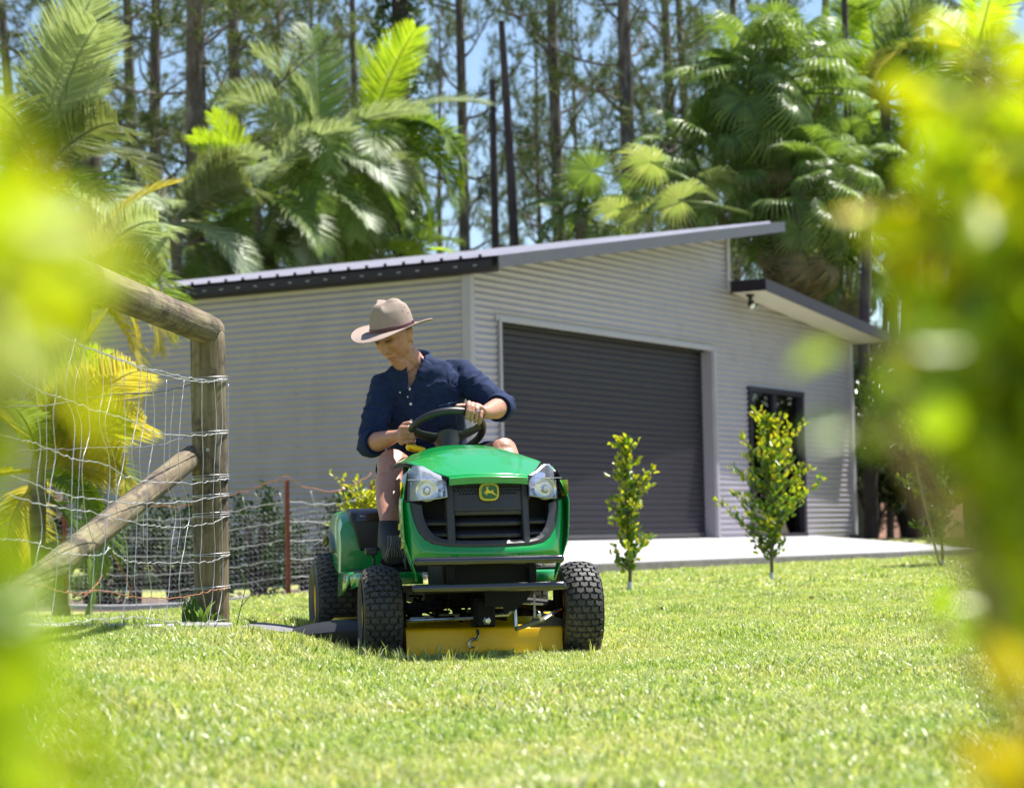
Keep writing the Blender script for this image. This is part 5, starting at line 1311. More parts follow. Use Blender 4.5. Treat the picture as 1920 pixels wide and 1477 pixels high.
# ---- footboards, fenders, console
def footboard(sg):
    mb = MB(); sec = []
    for x in np.linspace(.18, .442, 14):
        k = max(0, (x-.39)/.052); zt = .342-.010*k*k; yf = .18+(.045 if x > .25 else .045)*0+.20*max(0, (x-.30)/.14)**2
        zb = .300+ .0*k -.018*k*k
        sec.append([(sg*x, .98, zt), (sg*x, yf+.02, zt), (sg*x, yf+.004, zt-.006), (sg*x, yf, zt-.016), (sg*x, yf+.004, zb), (sg*x, yf+.05, zb)])
    mb.loft(sec, closed=False); return mb.build('footboard', m_green, mower, sharp=40, thick=.004)
footboard(-1); footboard(1)
for sg in (-1, 1):
    MB().box((sg*.30, .55, .348), (.20, .5, .010)).build('foot_mat', m_blk, mower, bevel=.003)
    # side skirt curving down beside the rear
    mb = MB(); sec = []
    for y, zb in ((.40, .300), (.50, .275), (.62, .25), (.80, .24)): sec.append([(sg*.425, y, .342), (sg*.438, y, .336), (sg*.444, y, .32), (sg*.446, y, zb)])
    mb.loft(sec, closed=False); mb.build('side_skirt', m_green, mower, thick=.004)
def fender(sg):
    sec = []
    for y, x0, x1, z0, z1 in ((.86, .19, .425, .34, .50), (.87, .19, .428, .34, .555), (.92, .19, .43, .34, .585), (1.05, .19, .43, .36, .600), (1.3, .19, .425, .45, .60), (1.55, .20, .40, .46, .56), (1.62, .2, .38, .46, .50)):
        sec.append([(sg*x0, y, z0), (sg*x0, y, z1), (sg*(x0+.02), y, z1+.004), (sg*(x1-.035), y, z1+.002), (sg*(x1-.010), y, z1-.012), (sg*x1, y, z1-.045), (sg*(x1+.004), y, z0)])
    MB().loft(sec).build('fender', m_green, mower, sharp=40)
    # dark console set into the fender front
    sec = []
    for z, xa, xb, yf in ((.43, .235, .345, .852), (.45, .225, .352, .846), (.52, .215, .368, .842), (.560, .21, .385, .842), (.588, .215, .385, .85), (.600, .225, .378, .87)):
        sec.append([(sg*xa, yf, z), (sg*xb, yf, z), (sg*(xb+.002), yf+.16, z+.012), (sg*xa, yf+.16, z+.012)])
    MB().loft(sec).build('console', m_plas, mower, bevel=.006, sharp=30)
    q_ = [(sg*.245, .836, .556), (sg*.365, .836, .556), (sg*.355, .850, .590), (sg*.258, .850, .590)]
    MB().add(q_+[(a, b_+.006, c_) for a, b_, c_ in q_], [(0, 1, 2, 3), (4, 7, 6, 5), (0, 4, 5, 1), (1, 5, 6, 2), (2, 6, 7, 3), (3, 7, 4, 0)]).build('console_tray', m_tube, mower, bevel=.002)
    MB().prism([(-.012, 0), (.018, .002), (-.010, .010)], 0, .003, lambda u, v, w: (sg*.335+u, .838+w, .572+v)).build('arrow_mark', m_trim, mower, smooth=False)
    sec = []
    for a in np.linspace(.75, 2.2, 12): sec.append([(sg*.30, 1.24-math.cos(a)*.30, .245+math.sin(a)*.275), (sg*.42, 1.24-math.cos(a)*.30, .245+math.sin(a)*.275), (sg*.445, 1.24-math.cos(a)*.285, .245+math.sin(a)*.255)])
    MB().loft(sec, closed=False).build('mudguard', m_plas, mower, thick=.005)
fender(-1); fender(1)
MB().box((0, 1.25, .46), (.40, .75, .22)).build('rear_body', m_blk, mower, bevel=.02)
# brake pedal on its arm
MB().box((-.352, .44, .428), (.050, .030, .030)).build('pedal', m_plas, mower, bevel=.006)
MB().tube([(-.345, .455, .415), (-.337, .47, .400), (-.333, .49, .345)], .006, 8).build('pedal_arm', m_chrome, mower)
# dash tower, steering wheel
MB().loft([[(-.20, .50, .34), (.20, .50, .34), (.20, .62, .34), (-.20, .62, .34)], [(-.21, .50, .78), (.21, .50, .78), (.18, .64, .78), (-.18, .64, .78)], [(-.17, .515, .812), (.17, .515, .812), (.14, .62, .80), (-.14, .62, .80)]]).build('dash_tower', m_plas, mower, bevel=.008)
SWC = Vector((.0, .66, .918)); tl = rad(32)        # wheel plane drops towards the driver
SX = Vector((1, 0, 0)); SY = Vector((0, math.cos(tl), -math.sin(tl))); SN = SX.cross(SY).normalized()
if SN.z < 0: SN = -SN
# roll of the wheel plane so that the photo's right side sits a little higher
Rw = Matrix.Rotation(rad(-4), 3, 'Y'); SX = Rw @ SX; SY = Rw @ SY; SN = Rw @ SN
RW = .158
rimp = [SWC+SX*RW*math.cos(a)+SY*RW*math.sin(a) for a in np.linspace(0, 2*math.pi, 65)]
sw = MB().tube(rimp, .0155, 14, cap=False).build('steering_wheel', m_blk, mower); sw.data.materials.clear(); m_sw = pmat('soft black steering wheel', (.022, .022, .024), rough=.38, var=.1); sw.data.materials.append(m_sw)
hubc = SWC-SN*.032
MB().tube([hubc-SN*.09, hubc-SN*.02, hubc+SN*.004, hubc+SN*.010], [.030, .050, .064, .056], 28).build('steering_hub', m_sw, mower)
for a in (rad(195), rad(-15), rad(90)):
    e = SWC+SX*RW*math.cos(a)+SY*RW*math.sin(a); q0 = hubc+(e-SWC).normalized()*.02
    n_ = (e-SWC).normalized(); sd_ = n_.cross(SN); sec = []
    for t, w_, th_ in ((0, .036, .014), (.35, .030, .012), (.7, .024, .010), (1, .026, .011)):
        c_ = q0.lerp(e, t)-SN*.012*math.sin(t*math.pi); sec.append([c_+sd_*w_*math.cos(k)+SN*th_*math.sin(k) for k in np.linspace(0, 2*math.pi, 12, endpoint=False)])
    MB().loft(sec).build('steering_spoke', m_sw, mower)
MB().tube([(0, .60, .79), tuple(hubc-SN*.05)], .03, 16).build('steering_column', m_sw, mower)
# yellow blade-engage / throttle lever left of the wheel
lv = MB(); sec = []
for t, w_, h_ in ((0, .004, .004), (.06, .012, .013), (.3, .0145, .0155), (.75, .012, .012), (1, .007, .009)):
    c_ = Vector((-.175, .63, .858)).lerp(Vector((-.095, .62, .845)), t); sec.append([c_+Vector((0, w_*math.cos(k), h_*math.sin(k))) for k in np.linspace(0, 2*math.pi, 12, endpoint=False)])
lev = lv.loft(sec).build('lever_knob', m_yel, mower)
mb = MB()
for k in range(9): mb.box((-.160+.0062*k, .6155, .848), (.0018, .003, .014))
mb.build('lever_grip_ribs', m_blk, lev, smooth=False)
MB().tube([(-.10, .62, .846), (-.03, .61, .835)], .0045, 8).build('lever_arm', m_blk, mower)
# seat
sec = []
for y, w_, z0, z1 in ((.86, .20, .60, .645), (.90, .24, .595, .675), (1.05, .25, .595, .665), (1.22, .24, .60, .675)):
    sec.append([(-w_, y, z0), (-w_, y, z1+.01), (-w_*.6, y, z1-.012), (w_*.6, y, z1-.012), (w_, y, z1+.01), (w_, y, z0)])
MB().loft(sec).build('seat', m_yseat, mower, sub=2)
sec = []
for z, w_, y in ((.63, .19, 1.24), (.72, .195, 1.26), (.80, .20, 1.28), (.845, .185, 1.29), (.86, .15, 1.30)):
    sec.append([(-w_, y-.03, z), (-w_*.8, y+.02, z), (0, y+.03, z), (w_*.8, y+.02, z), (w_, y-.03, z), (w_, y+.03, z), (0, y+.07, z), (-w_, y+.03, z)])
MB().loft(sec).build('seat_back', m_yseat, mower, sub=2)
# ------------------------------------------------------------------ the driver (same frame as the mower)
from mathutils.bvhtree import BVHTree
ms, nt = new_mat('skin'); L = nt.links
out = N(nt, 'ShaderNodeOutputMaterial'); b = N(nt, 'ShaderNodeBsdfPrincipled'); L.new(b.outputs[0], out.inputs[0])
tc = N(nt, 'ShaderNodeTexCoord'); n1 = N(nt, 'ShaderNodeTexNoise', i_Scale=34.0, i_Detail=7.0); n2 = N(nt, 'ShaderNodeTexNoise', i_Scale=260.0, i_Detail=4.0)
L.new(tc.outputs['Object'], n1.inputs[0]); L.new(tc.outputs['Object'], n2.inputs[0])
r1 = ramp(nt, [(.3, (.33, .145, .092)), (.5, (.43, .215, .145)), (.75, (.37, .15, .10))]); L.new(n1.outputs[0], r1.inputs[0]); L.new(r1.outputs[0], b.inputs['Base Color'])
b.inputs['Roughness'].default_value = .5; b.inputs['Subsurface Weight'].default_value = .12; b.inputs['Subsurface Radius'].default_value = (.012, .004, .002); b.inputs['Subsurface Scale'].default_value = 1
bp = N(nt, 'ShaderNodeBump', i_Strength=.25); bp.inputs['Distance'].default_value = .002; L.new(n2.outputs[0], bp.inputs['Height']); L.new(bp.outputs[0], b.inputs['Normal'])
m_skin = ms
m_shirt = pmat('navy linen shirt', (.011, .023, .072), rough=.85, var=.22, scale=60, bump=.35, bscale=500, spec=.25)
m_short = pmat('dark shorts', (.014, .015, .022), rough=.85, var=.2, scale=40, spec=.2)
m_hat = pmat('fawn felt hat', (.30, .235, .20), rough=.92, var=.05, scale=30, bump=.15, bscale=500, spec=.2)
m_band = pmat('maroon leather band', (.075, .022, .028), rough=.5, var=.1)
m_hair = pmat('short grey hair', (.07, .052, .042), rough=.8, var=.4, scale=250)
m_butt = pmat('pearl button', (.75, .75, .75), rough=.25)
m_shoe = pmat('black knit shoe', (.018, .018, .02), rough=.7, var=.3, scale=90)
m_shoel = pmat('pale shoe piping', (.32, .29, .2), rough=.6)
person = empty('person', tuple(MOW), MOWA, 'man in a fawn wide brimmed hat, navy shirt and dark shorts steering the mower', 'person')

HC = Vector((-.182, .885, 1.342))
MH = Matrix.Translation(HC) @ Matrix.Rotation(rad(-1), 4, 'Y') @ Matrix.Rotation(rad(-46), 4, 'Z') @ Matrix.Rotation(rad(21), 4, 'X')
H_ = lambda x, y, z: MH @ Vector((x, y, z))
def G(v, s): return math.exp(-(v/s)**2)
def head_pts(nu=110, nv=84):
    v = []; f = []
    for i in range(nv+1):
        t = math.pi*i/nv
        for k in range(nu):
            a = 2*math.pi*k/nu
            x, y, z = math.sin(t)*math.sin(a), -math.sin(t)*math.cos(a), math.cos(t)
            fr_ = max(0, -y); rx, ry, rz = .074, .096, .118
            if z < 0:
                rx *= 1-.24*(-z)**1.4; ry *= (1-.10*(-z)**1.2) if y < 0 else (1-.42*(-z)**.9)
            X, Y, Z = x*rx, y*ry, z*rz
            if y > 0: Y *= 1.04
            if y < .1:
                w = min(1, fr_*1.6)
                # flatter face plane
                Y += w*.010*G(X, .05)
                nose = 0
                if -.045 < Z < .03:
                    q = (.03-Z)/.075; nose = (.004+.024*q**1.1)*G(X, .0085+.007*q**2)
                if Z <= -.045: nose = .028*G(X, .0155)*G(Z+.045, .008)
                nose += .006*G(abs(X)-.013, .006)*G(Z+.040, .009)
                brow = .008*G(Z-.034, .011)*G(abs(X)-.028, .024)
                sock = -.013*G(abs(X)-.031, .015)*G(Z-.013, .012)-.006*G(abs(X)-.014, .008)*G(Z-.012, .014)
                lid = .0075*G(abs(X)-.031, .0125)*G(Z-.0115, .0075)
                cheek = .006*G(abs(X)-.045, .018)*G(Z+.018, .02)
                fold = -.0035*G(abs(X)-(.022+.35*max(0, -.035-Z)), .004)*G(Z+.052, .02)
                mouth = .0055*G(X, .024)*G(Z+.070, .0055)+.006*G(X, .020)*G(Z+.0835, .0055)-.007*G(X, .026)*G(Z+.0768, .0026)-.003*G(X, .03)*G(Z+.092, .005)
                chin = .013*G(X, .022)*G(Z+.104, .015)
                bag = .002*G(abs(X)-.03, .013)*G(Z+.006, .005)
                Y -= w*(1.12*nose+1.7*brow+1.7*sock+1.1*lid+1.6*cheek+2.4*fold+2.0*mouth+1.1*chin+1.5*bag)
            # jaw corner and temples
            X += math.copysign(.005*G(Z+.058, .022)*G(Y-.012, .03), X)
            X -= math.copysign(.003*G(Z-.045, .02)*G(Y+.04, .03), X)
            v.append((X, Y, Z))
    for i in range(nv):
        for k in range(nu):
            k2 = (k+1) % nu; f.append((i*nu+k, (i+1)*nu+k, (i+1)*nu+k2, i*nu+k2))
    return v, f
def ellipse_sec(c, w, d, n=28, tilt=0.0, tx=0.0):
    return [(c[0]+w*math.cos(a), c[1]+d*math.sin(a), c[2]+tilt*d*math.sin(a)+tx*w*math.cos(a)) for a in np.linspace(0, 2*math.pi, n, endpoint=False)]
TS = [((0, 1.13, .64), .150, .12), ((0, 1.12, .74), .165, .130), ((-.015, 1.08, .86), .160, .132), ((-.035, 1.03, .97), .168, .132), ((-.052, .995, 1.09), .182, .128), ((-.053, .985, 1.165), .178, .112), ((-.056, .975, 1.215), .130, .090), ((-.066, .96, 1.245), .075, .070)]
SHR, ELR, WRR = Vector((-.205, .975, 1.145)), Vector((-.292, .905, .885)), Vector((-.205, .705, .908))
SHL, ELL_, WRL = Vector((.108, 1.0, 1.200)), Vector((.275, .845, 1.035)), Vector((.165, .635, 1.000))
def rimpt(x): 
    c_ = max(-1, min(1, x/RW)); s_ = -math.sqrt(max(0, 1-c_*c_)); return SWC+SX*RW*c_+SY*RW*s_
bd = MB()
hv, hf = head_pts(); bd.add([MH @ Vector(p_) for p_ in hv], hf)
for sg in (-1, 1):   # ears
    er = Matrix.Rotation(rad(-18*sg), 3, 'Z')
    Rh = MH.to_3x3()
    bd.ell(H_(sg*.076, .012, -.002), (.009, .019, .031), Rh @ er, 18, 12)
    bd.ell(H_(sg*.081, .016, .010), (.006, .017, .020), Rh @ er, 14, 10)
bd.tube([(-.065, .985, 1.15), (-.080, .965, 1.20), (-.105, .94, 1.24), (-.148, .915, 1.29), tuple(H_(0, .03, -.02))], [.085, .066, .060, .058, .055], 28)
bd.tube([tuple(H_(.0, -.030, -.080)), (-.12, .92, 1.21)], [.032, .040], 16)
bd.loft([ellipse_sec(c, w-.014, d-.014, tilt=-.25) for c, w, d in TS])
bd.tube([SHR+Vector((.05, 0, 0)), SHR, SHR.lerp(ELR, .5), ELR, ELR.lerp(WRR, .3), ELR.lerp(WRR, .7), WRR, WRR+Vector((.02, -.03, .002))], [.05, .052, .045, .040, .043, .034, .026, .027], 20)
bd.tube([SHL+Vector((-.05, 0, 0)), SHL, SHL.lerp(ELL_, .5), ELL_, ELL_.lerp(WRL, .3), ELL_.lerp(WRL, .7), WRL, WRL+Vector((-.02, -.025, .002))], [.05, .052, .045, .041, .044, .036, .027, .027], 20)
# right hand (photo's left) closed round the rim
bd.ell((-.186, .672, .908), (.021, .040, .040), None, 20, 14)
for i in range(4):
    c_ = Vector((-.156, .655, .912))+Vector((.002, .25, -1))*.0185*(i-1.35); k = (1, 1.06, 1.0, .84)[i]
    bd.tube([c_+Vector((-.036, .012, 0)), c_+Vector((-.032, -.016, 0))*k, c_+Vector((-.012, -.030, .001))*k, c_+Vector((.014, -.026, .001))*k, c_+Vector((.026, -.006, 0))*k], [.0105, .0112, .0098, .0092, .0075], 12)
bd.tube([(-.190, .672, .935), (-.176, .648, .953), (-.158, .632, .958), (-.140, .624, .950)], [.013, .0125, .0108, .0085], 12)
# left hand draped over the top right of the rim
pc = rimpt(.112)
bd.ell(pc+Vector((.020, .030, .030)), (.040, .036, .019), Matrix.Rotation(rad(28), 3, 'Y') @ Matrix.Rotation(rad(-10), 3, 'X'), 20, 14)
knuck = []
for i in range(4):
    xi = .074+.0195*i; P_ = rimpt(xi); k = (.96, 1.05, 1.0, .84)[i]
    kn_ = P_+Vector((.012, .010, .038)); knuck.append(kn_)
    bd.tube([P_+Vector((.022, .030, .034)), kn_+Vector((0, -.006, .0)), P_+Vector((.006, -.022, .024)), P_+Vector((.001, -.031, .002))*1.0, P_+Vector((-.002, -.025, -.022))*1.0+Vector((0, 0, .018*(1-k))), P_+Vector((-.003, -.010, -.030*k))], [.0105, .0115, .0102, .0098, .0088, .0072], 12)
bd.tube([pc+Vector((-.004, .032, .030)), rimpt(.078)+Vector((0, .022, .026)), rimpt(.055)+Vector((0, .014, .023)), rimpt(.030)+Vector((0, .012, .020))], [.014, .0125, .0110, .0088], 12)
# legs
HR, KR, AR = Vector((-.10, 1.12, .72)), Vector((-.212, .765, .790)), Vector((-.272, .475, .535))
HL, KL, AL = Vector((.10, 1.12, .72)), Vector((.262, .755, .832)), Vector((.315, .52, .47))
for h_, k_, a_2 in ((HR, KR, AR), (HL, KL, AL)):
    m1 = k_.lerp(a_2, .28); m2 = k_.lerp(a_2, .62)
    bk = Vector((0, .022, -.012))
    bd.tube([h_, h_.lerp(k_, .5), h_.lerp(k_, .85), k_, k_.lerp(a_2, .10), m1+bk, m2+bk*.7, a_2+(k_-a_2)*.12, a_2, a_2+Vector((0, -.02, -.05))], [.092, .086, .072, .068, .064, .068, .058, .042, .038, .038], 22)
    bd.ell(k_+Vector((0, -.020, .014)), (.040, .034, .040), None, 18, 12)
    bd.tube([a_2+Vector((0, .04, -.06)), a_2+Vector((0, -.06, -.09)), a_2+Vector((0, -.15, -.13))], [.033, .036, .026], 14, flat=.7)
me = blob(bd, .0034, 3, .5); me.name = 'body'; me.materials.append(m_skin); me.polygons.foreach_set('use_smooth', [True]*len(me.polygons))
body = link('body', me, person)
# facial hair/brow details
for sg in (-1, 1):
    pts = [H_(sg*x, y, z) for x, y, z in ((.014, -.0955, .0335), (.027, -.0935, .0385), (.043, -.083, .033))]
    MB().tube(spline(pts, 8), [.0024, .004, .0046, .0046, .0044, .004, .0034, .0026, .0014], 6, flat=.6).build('eyebrow', m_hair, body)
    pts = [H_(sg*x, y, z) for x, y, z in ((.019, -.0845, .0085), (.031, -.0885, .0048), (.044, -.0775, .0085))]
    MB().tube(spline(pts, 8), .0024, 6).build('eyelashes', m_hair, body)
bb_ = BVHTree.FromPolygons([v_.co for v_ in body.data.vertices], [tuple(p_.vertices) for p_ in body.data.polygons])
lp = []
for xx in np.linspace(-.024, .024, 11):
    o_ = H_(xx, -.2, -.0768-.0022*abs(xx)/.024); d_ = (H_(xx, 0, -.0768)-H_(xx, -.2, -.0768)).normalized(); l_, n3_, _, _ = bb_.ray_cast(o_, d_)
    if l_: lp.append(l_-d_*.0002)
MB().tube(lp, [.0008]+[.0021]*(len(lp)-2)+[.0008], 5).build('lip_line', pmat('lip shade', (.25, .09, .07), rough=.6), body)
# short hair at sides and back
mb = MB()
def hairp(a_, b_):
    an = math.pi*(.62+.76*a_); z = -.055+.085*b_ + (.02 if .12 < a_ < .88 else .035)*0; 
    k = math.sqrt(max(0, 1-(z/.122)**2)); rz_ = 1.0 if z > 0 else 1-.42*(-z/.118)**.9*.8
    x = .0765*k*math.sin(an)*(1 if z > 0 else 1-.2*(-z/.118)**1.4); y = -.101*k*math.cos(an)*(rz_ if math.cos(an) < 0 else 1)
    return H_(x, y+.0, z)
mb.grid(hairp, 40, 10); mb.build('hair', m_hair, body, thick=.002)

# ---- hat
MHt = MH @ Matrix.Translation((0, .004, .036)) @ Matrix.Scale(1.05, 4) @ Matrix.Rotation(rad(-6), 4, 'X')
hx = lambda x, y, z: MHt @ Vector((x, y, z))
def crown(u, v):    # u round, v 0 base ..1 centre top
    a = 2*math.pi*u; cx_, sy_ = math.sin(a), -math.cos(a)
    if v < .62:
        q = v/.62; r = 1-.27*q**2.2-.03*q; h = .108*math.sin(q*1.45)/math.sin(1.45)
        X, Y = .0835*r*cx_, .104*r*sy_
        h *= 1+.0*q; pin = .027*G(q-.85, .30)*G(abs(cx_)-.72, .28)*(1 if sy_ < 0 else 0)*max(0, -sy_)**.5
        X -= math.copysign(pin, cx_); Y += .012*q*(1 if sy_ < 0 else -.4)*abs(sy_)
        Z = h*(1-.10*(1+(-sy_))*.0)
    else:
        q = (v-.62)/.38; r = .70*(1-q)**.9; X, Y = .0835*r*cx_, .104*r*sy_+(.012*(1 if sy_ < 0 else -.4)*abs(sy_))*(1-q)
        pin = .027*G(abs(cx_)-.72, .28)*(1 if sy_ < 0 else 0)*max(0, -sy_)**.5*(1-q)*.8
        X -= math.copysign(pin, cx_)
        Z = .108+.020*math.sin(math.pi*min(1, q*2.2)*.5) - .040*G(X, .020)*min(1, q*2.2)*(1-.3*G(Y+.07, .03))
    Z += .010*sy_*-1*0 + (.006*(-sy_) if v > .3 else 0) - .010*max(0, (Y+.02)/.09)*(v if v < .62 else .62)
    return hx(X, Y, Z)
def hatxy(a, q):
    """brim point at angle a, q 0..1 from crown to edge"""
    cx_, sy_ = math.sin(a), -math.cos(a); r0x, r0y, r1x, r1y = .0835, .104, .158, .186
    X = (r0x+(r1x-r0x)*q)*cx_; Y = (r0y+(r1y-r0y)*q)*sy_
    Z = q**1.4*(.018*abs(cx_)**2.2-.020*max(0, -sy_)**2-.012*max(0, sy_)**2)+.002
    return X, Y, Z
mb = MB(); nu_ = 96
cr = []
for v_ in np.linspace(0, 1, 34): cr.append([crown(k/nu_, float(v_)) for k in range(nu_)])
mb.loft(cr, cap=False)
br = []
for q in (0, .15, .35, .55, .75, .9, .985): br.append([hx(*hatxy(2*math.pi*k/nu_, q)) for k in range(nu_)])
e_ = []
for dz, q in ((.0, 1.0), (-.0035, .99)): e_.append([hx(*(Vector(hatxy(2*math.pi*k/nu_, q))+Vector((0, 0, dz)))) for k in range(nu_)])
lo = []
for q in (.9, .6, .3, 0): lo.append([hx(*(Vector(hatxy(2*math.pi*k/nu_, q))+Vector((0, 0, -.0045)))) for k in range(nu_)])
mb.loft(br+e_+lo, cap=False)
hat = mb.build('hat', m_hat, person, sharp=60)
mb = MB(); rows_ = []
for z_, o_ in ((.003, .001), (.004, .0032), (.017, .0028), (.018, .0005)):
    rows_.append([hx((.0835*(1-.012*z_/.018)+o_)*math.sin(2*math.pi*k/nu_), -(.104*(1-.012*z_/.018)+o_)*math.cos(2*math.pi*k/nu_), z_) for k in range(nu_)])
mb.loft(rows_, cap=False); hb = mb.build('hat_band', m_band, hat, sharp=50)
MB().box(hx(.0775, .044, .011), (.006, .010, .018), MHt.to_3x3()).build('band_buckle', m_band, hb, bevel=.001)
mb = MB()
bvh = BVHTree.FromPolygons([v_.co for v_ in hat.data.vertices], [tuple(p_.vertices) for p_ in hat.data.polygons])
for (x, y, z) in ((.2, -.01, .070), (.2, .012, .082), (.2, .022, .055)):
    o_, d_ = hx(x, y, z), (hx(0, y, z)-hx(x, y, z)).normalized(); loc_, nn_, _, _ = bvh.ray_cast(o_, d_)
    if loc_: mb.ell(loc_, (.0022, .0022, .0022), None, 10, 6)
mb.build('eyelet', m_blk, hat)
mb = MB(); mb.tube([hx(*(Vector(hatxy(a, 1.0))+Vector((0, 0, -.001)))) for a in np.linspace(0, 2*math.pi, 97)], .0024, 6, cap=False); mb.build('brim_edge', pmat('hat edge binding', (.34, .24, .21), rough=.9), hat)

# ---- shirt
st = MB(); st.loft([ellipse_sec(c, w+.004+(.010 if c[2] < 1 else 0), d+.006+(.012 if c[2] < 1 else 0), tilt=-.25) for c, w, d in TS[:-1]]+[ellipse_sec((-.068, .96, 1.250), .070, .066, tilt=-.3)])
st.ell(SHR+Vector((.03, 0, -.01)), (.075, .072, .062)); st.ell(SHL+Vector((-.03, 0, -.012)), (.075, .072, .062))
cR = ELR.lerp(WRR, .22); cL = ELL_.lerp(WRL, .20)
st.tube([SHR+Vector((.04, 0, 0)), SHR+Vector((-.005, 0, .0)), SHR.lerp(ELR, .5)+Vector((-.004, 0, 0)), ELR.lerp(SHR, .12), ELR+Vector((-.002, .006, -.006)), cR], [.060, .064, .058, .054, .053, .052], 24)
st.tube([SHL+Vector((-.04, 0, 0)), SHL+Vector((.005, 0, .0)), SHL.lerp(ELL_, .5)+Vector((.0, 0, -.002)), ELL_.lerp(SHL, .12), ELL_+Vector((.006, .008, 0)), cL], [.060, .065, .060, .056, .056, .054], 24)
sme = blob(st, .0058, 6, .5)
n_ = len(sme.vertices); co = np.empty(n_*3); sme.vertices.foreach_get('co', co); co = co.reshape(-1, 3); no = np.empty(n_*3); sme.vertices.foreach_get('normal', no); no = no.reshape(-1, 3)
def wr(p):
    p = Vector(p)
    # folds radiate from armpits and bunch at elbows and waist
    d = 0
    for c_, s_, w_ in ((SHR+Vector((.06, -.05, -.06)), 26, .15), (SHL+Vector((-.05, -.05, -.07)), 26, .16), (Vector((-.03, .95, .90)), 18, .14), (ELR, 40, .10), (ELL_, 40, .10)):
        r = p-c_; a = math.atan2(r.z, r.x)
        d += (1-abs(math.sin(a*4.5+noise.noise(p*9)*3.2)))**2.5*math.exp(-(r.length/w_)**2)*.0065
    d += .0045*noise.noise(Vector((p.x*10, p.y*10, p.z*22)))+.0022*noise.noise(p*45)
    for (a_, b_) in ((SHR, ELR), (SHL, ELL_)):
        ax = b_-a_; t = (p-a_).dot(ax)/ax.length_squared
        if .15 < t < 1.1 and (p-(a_+ax*t)).length < .085: d += .0060*(1-abs(math.sin(t*15+noise.noise(p*14)*2.6+p.y*12)))**2.2
    return d
dsp = np.array([wr(c) for c in co]); co += no*dsp[:, None]
sme.vertices.foreach_set('co', co.ravel()); sme.update()
bm = bmesh.new(); bm.from_mesh(sme)
VT, VB_ = Vector((-.088, 0, 1.265)), Vector((-.118, 0, 1.125))
kill = []
for f_ in bm.faces:
    c_ = f_.calc_center_median()
    if c_.z > 1.250: kill.append(f_); continue
    if c_.y < .955 and VB_.z < c_.z:
        t = (c_.z-VB_.z)/(VT.z-VB_.z); xc = VB_.x+(VT.x-VB_.x)*t
        if abs(c_.x-xc) < .003+.046*t: kill.append(f_)
bmesh.ops.delete(bm, geom=kill, context='FACES')
be = {}
for e_ in bm.edges:
    if e_.is_boundary:
        for a_v, b_v in ((e_.verts[0], e_.verts[1]), (e_.verts[1], e_.verts[0])): be.setdefault(a_v, []).append(b_v)
for _ in range(6):
    nw = {v_: v_.co*.5+sum((q.co for q in l_), Vector())*(.5/len(l_)) for v_, l_ in be.items()}
    for v_, c_ in nw.items(): v_.co = c_
bm.to_mesh(sme); bm.free()
sme.name = 'shirt'; sme.materials.append(m_shirt); sme.polygons.foreach_set('use_smooth', [True]*len(sme.polygons))
shirt = link('shirt', sme, person); md = shirt.modifiers.new('s', 'SOLIDIFY'); md.thickness = .002; md.offset = 1
sb = BVHTree.FromPolygons([v_.co for v_ in sme.vertices], [tuple(p_.vertices) for p_ in sme.polygons])
def on_shirt(x, z, off=.002):
    l_, n2_, _, _ = sb.ray_cast(Vector((x, .3, z)), Vector((0, 1, 0)))
    return (l_+n2_*off, n2_) if l_ else (Vector((x, .9, z)), Vector((0, -1, 0)))
# cuffs
for (c0, wrs, r_) in ((cR, WRR, .0545), (cL, WRL, .0565)):
    ax = (wrs-c0).normalized(); sec = []
    q = ax.to_track_quat('Z', 'Y')
    for dz, rr in ((-.045, r_+.003), (-.040, r_+.007), (-.02, r_+.006), (.004, r_+.003), (.010, r_), (.008, r_-.006), (-.01, r_-.008)):
        sec.append([c0+ax*dz+q @ Vector(((rr+.003*noise.noise(Vector((math.cos(a)*2, math.sin(a)*2, dz*60))))*math.cos(a), (rr+.003*noise.noise(Vector((math.cos(a)*2+5, math.sin(a)*2, dz*60))))*math.sin(a), 0)) for a in np.linspace(0, 2*math.pi, 32, endpoint=False)])
    MB().loft(sec, cap=False).build('rolled_cuff', m_shirt, shirt, sharp=0)
# collar
nc_ = Vector((-.086, .950, 1.240)); mb = MB(); sec = []
for t in np.linspace(0, 1, 40):
    a = rad(-90+32)+rad(360-64)*t; fr_ = min(t, 1-t)
    cx_, cy_ = math.cos(a), math.sin(a)
    top_ = nc_+Vector((.066*cx_, .064*cy_, .040-.022*(-cy_)-.0*fr_)); bot = nc_+Vector((.076*cx_, .076*cy_, -.008-.01*(-cy_)))
    flap = .046+.045*math.exp(-(fr_/.07)**2)
    out_ = Vector((.088*cx_, .088*cy_-.016*math.exp(-(fr_/.09)**2), 0)); lowp = nc_+out_+Vector((0, 0, .018-flap-.012*(-cy_)))
    sec.append([bot-Vector((cx_, cy_, 0))*.012, top_, top_+Vector((.006*cx_, .006*cy_, .003)), top_.lerp(lowp, .5)+Vector((cx_, cy_, 0))*.006, lowp])
mb.loft(sec, closed=False); mb.build('collar', m_shirt, shirt, sharp=0, thick=.0025)
for cr_ in ([(-.074, 1.262), (-.022, 1.225), (-.052, 1.150), (-.098, 1.175)], [(-.118, 1.235), (-.165, 1.185), (-.148, 1.095), (-.126, 1.130)]):
    A_, B_, C_, D_ = [Vector((a, 0, b_)) for a, b_ in cr_]
    def cf(u, v):
        q = A_.lerp(B_, u).lerp(D_.lerp(C_, u), v); l_, n2_, _, _ = sb.ray_cast(Vector((q.x, .3, q.z)), Vector((0, 1, 0)))
        yy = l_.y if (l_ and l_.y < .94) else .905
        return Vector((q.x, yy-.006-.006*math.sin(math.pi*u)*v, q.z))
    MB().grid(cf, 10, 10).build('collar_point', m_shirt, shirt, sharp=0, thick=.003)
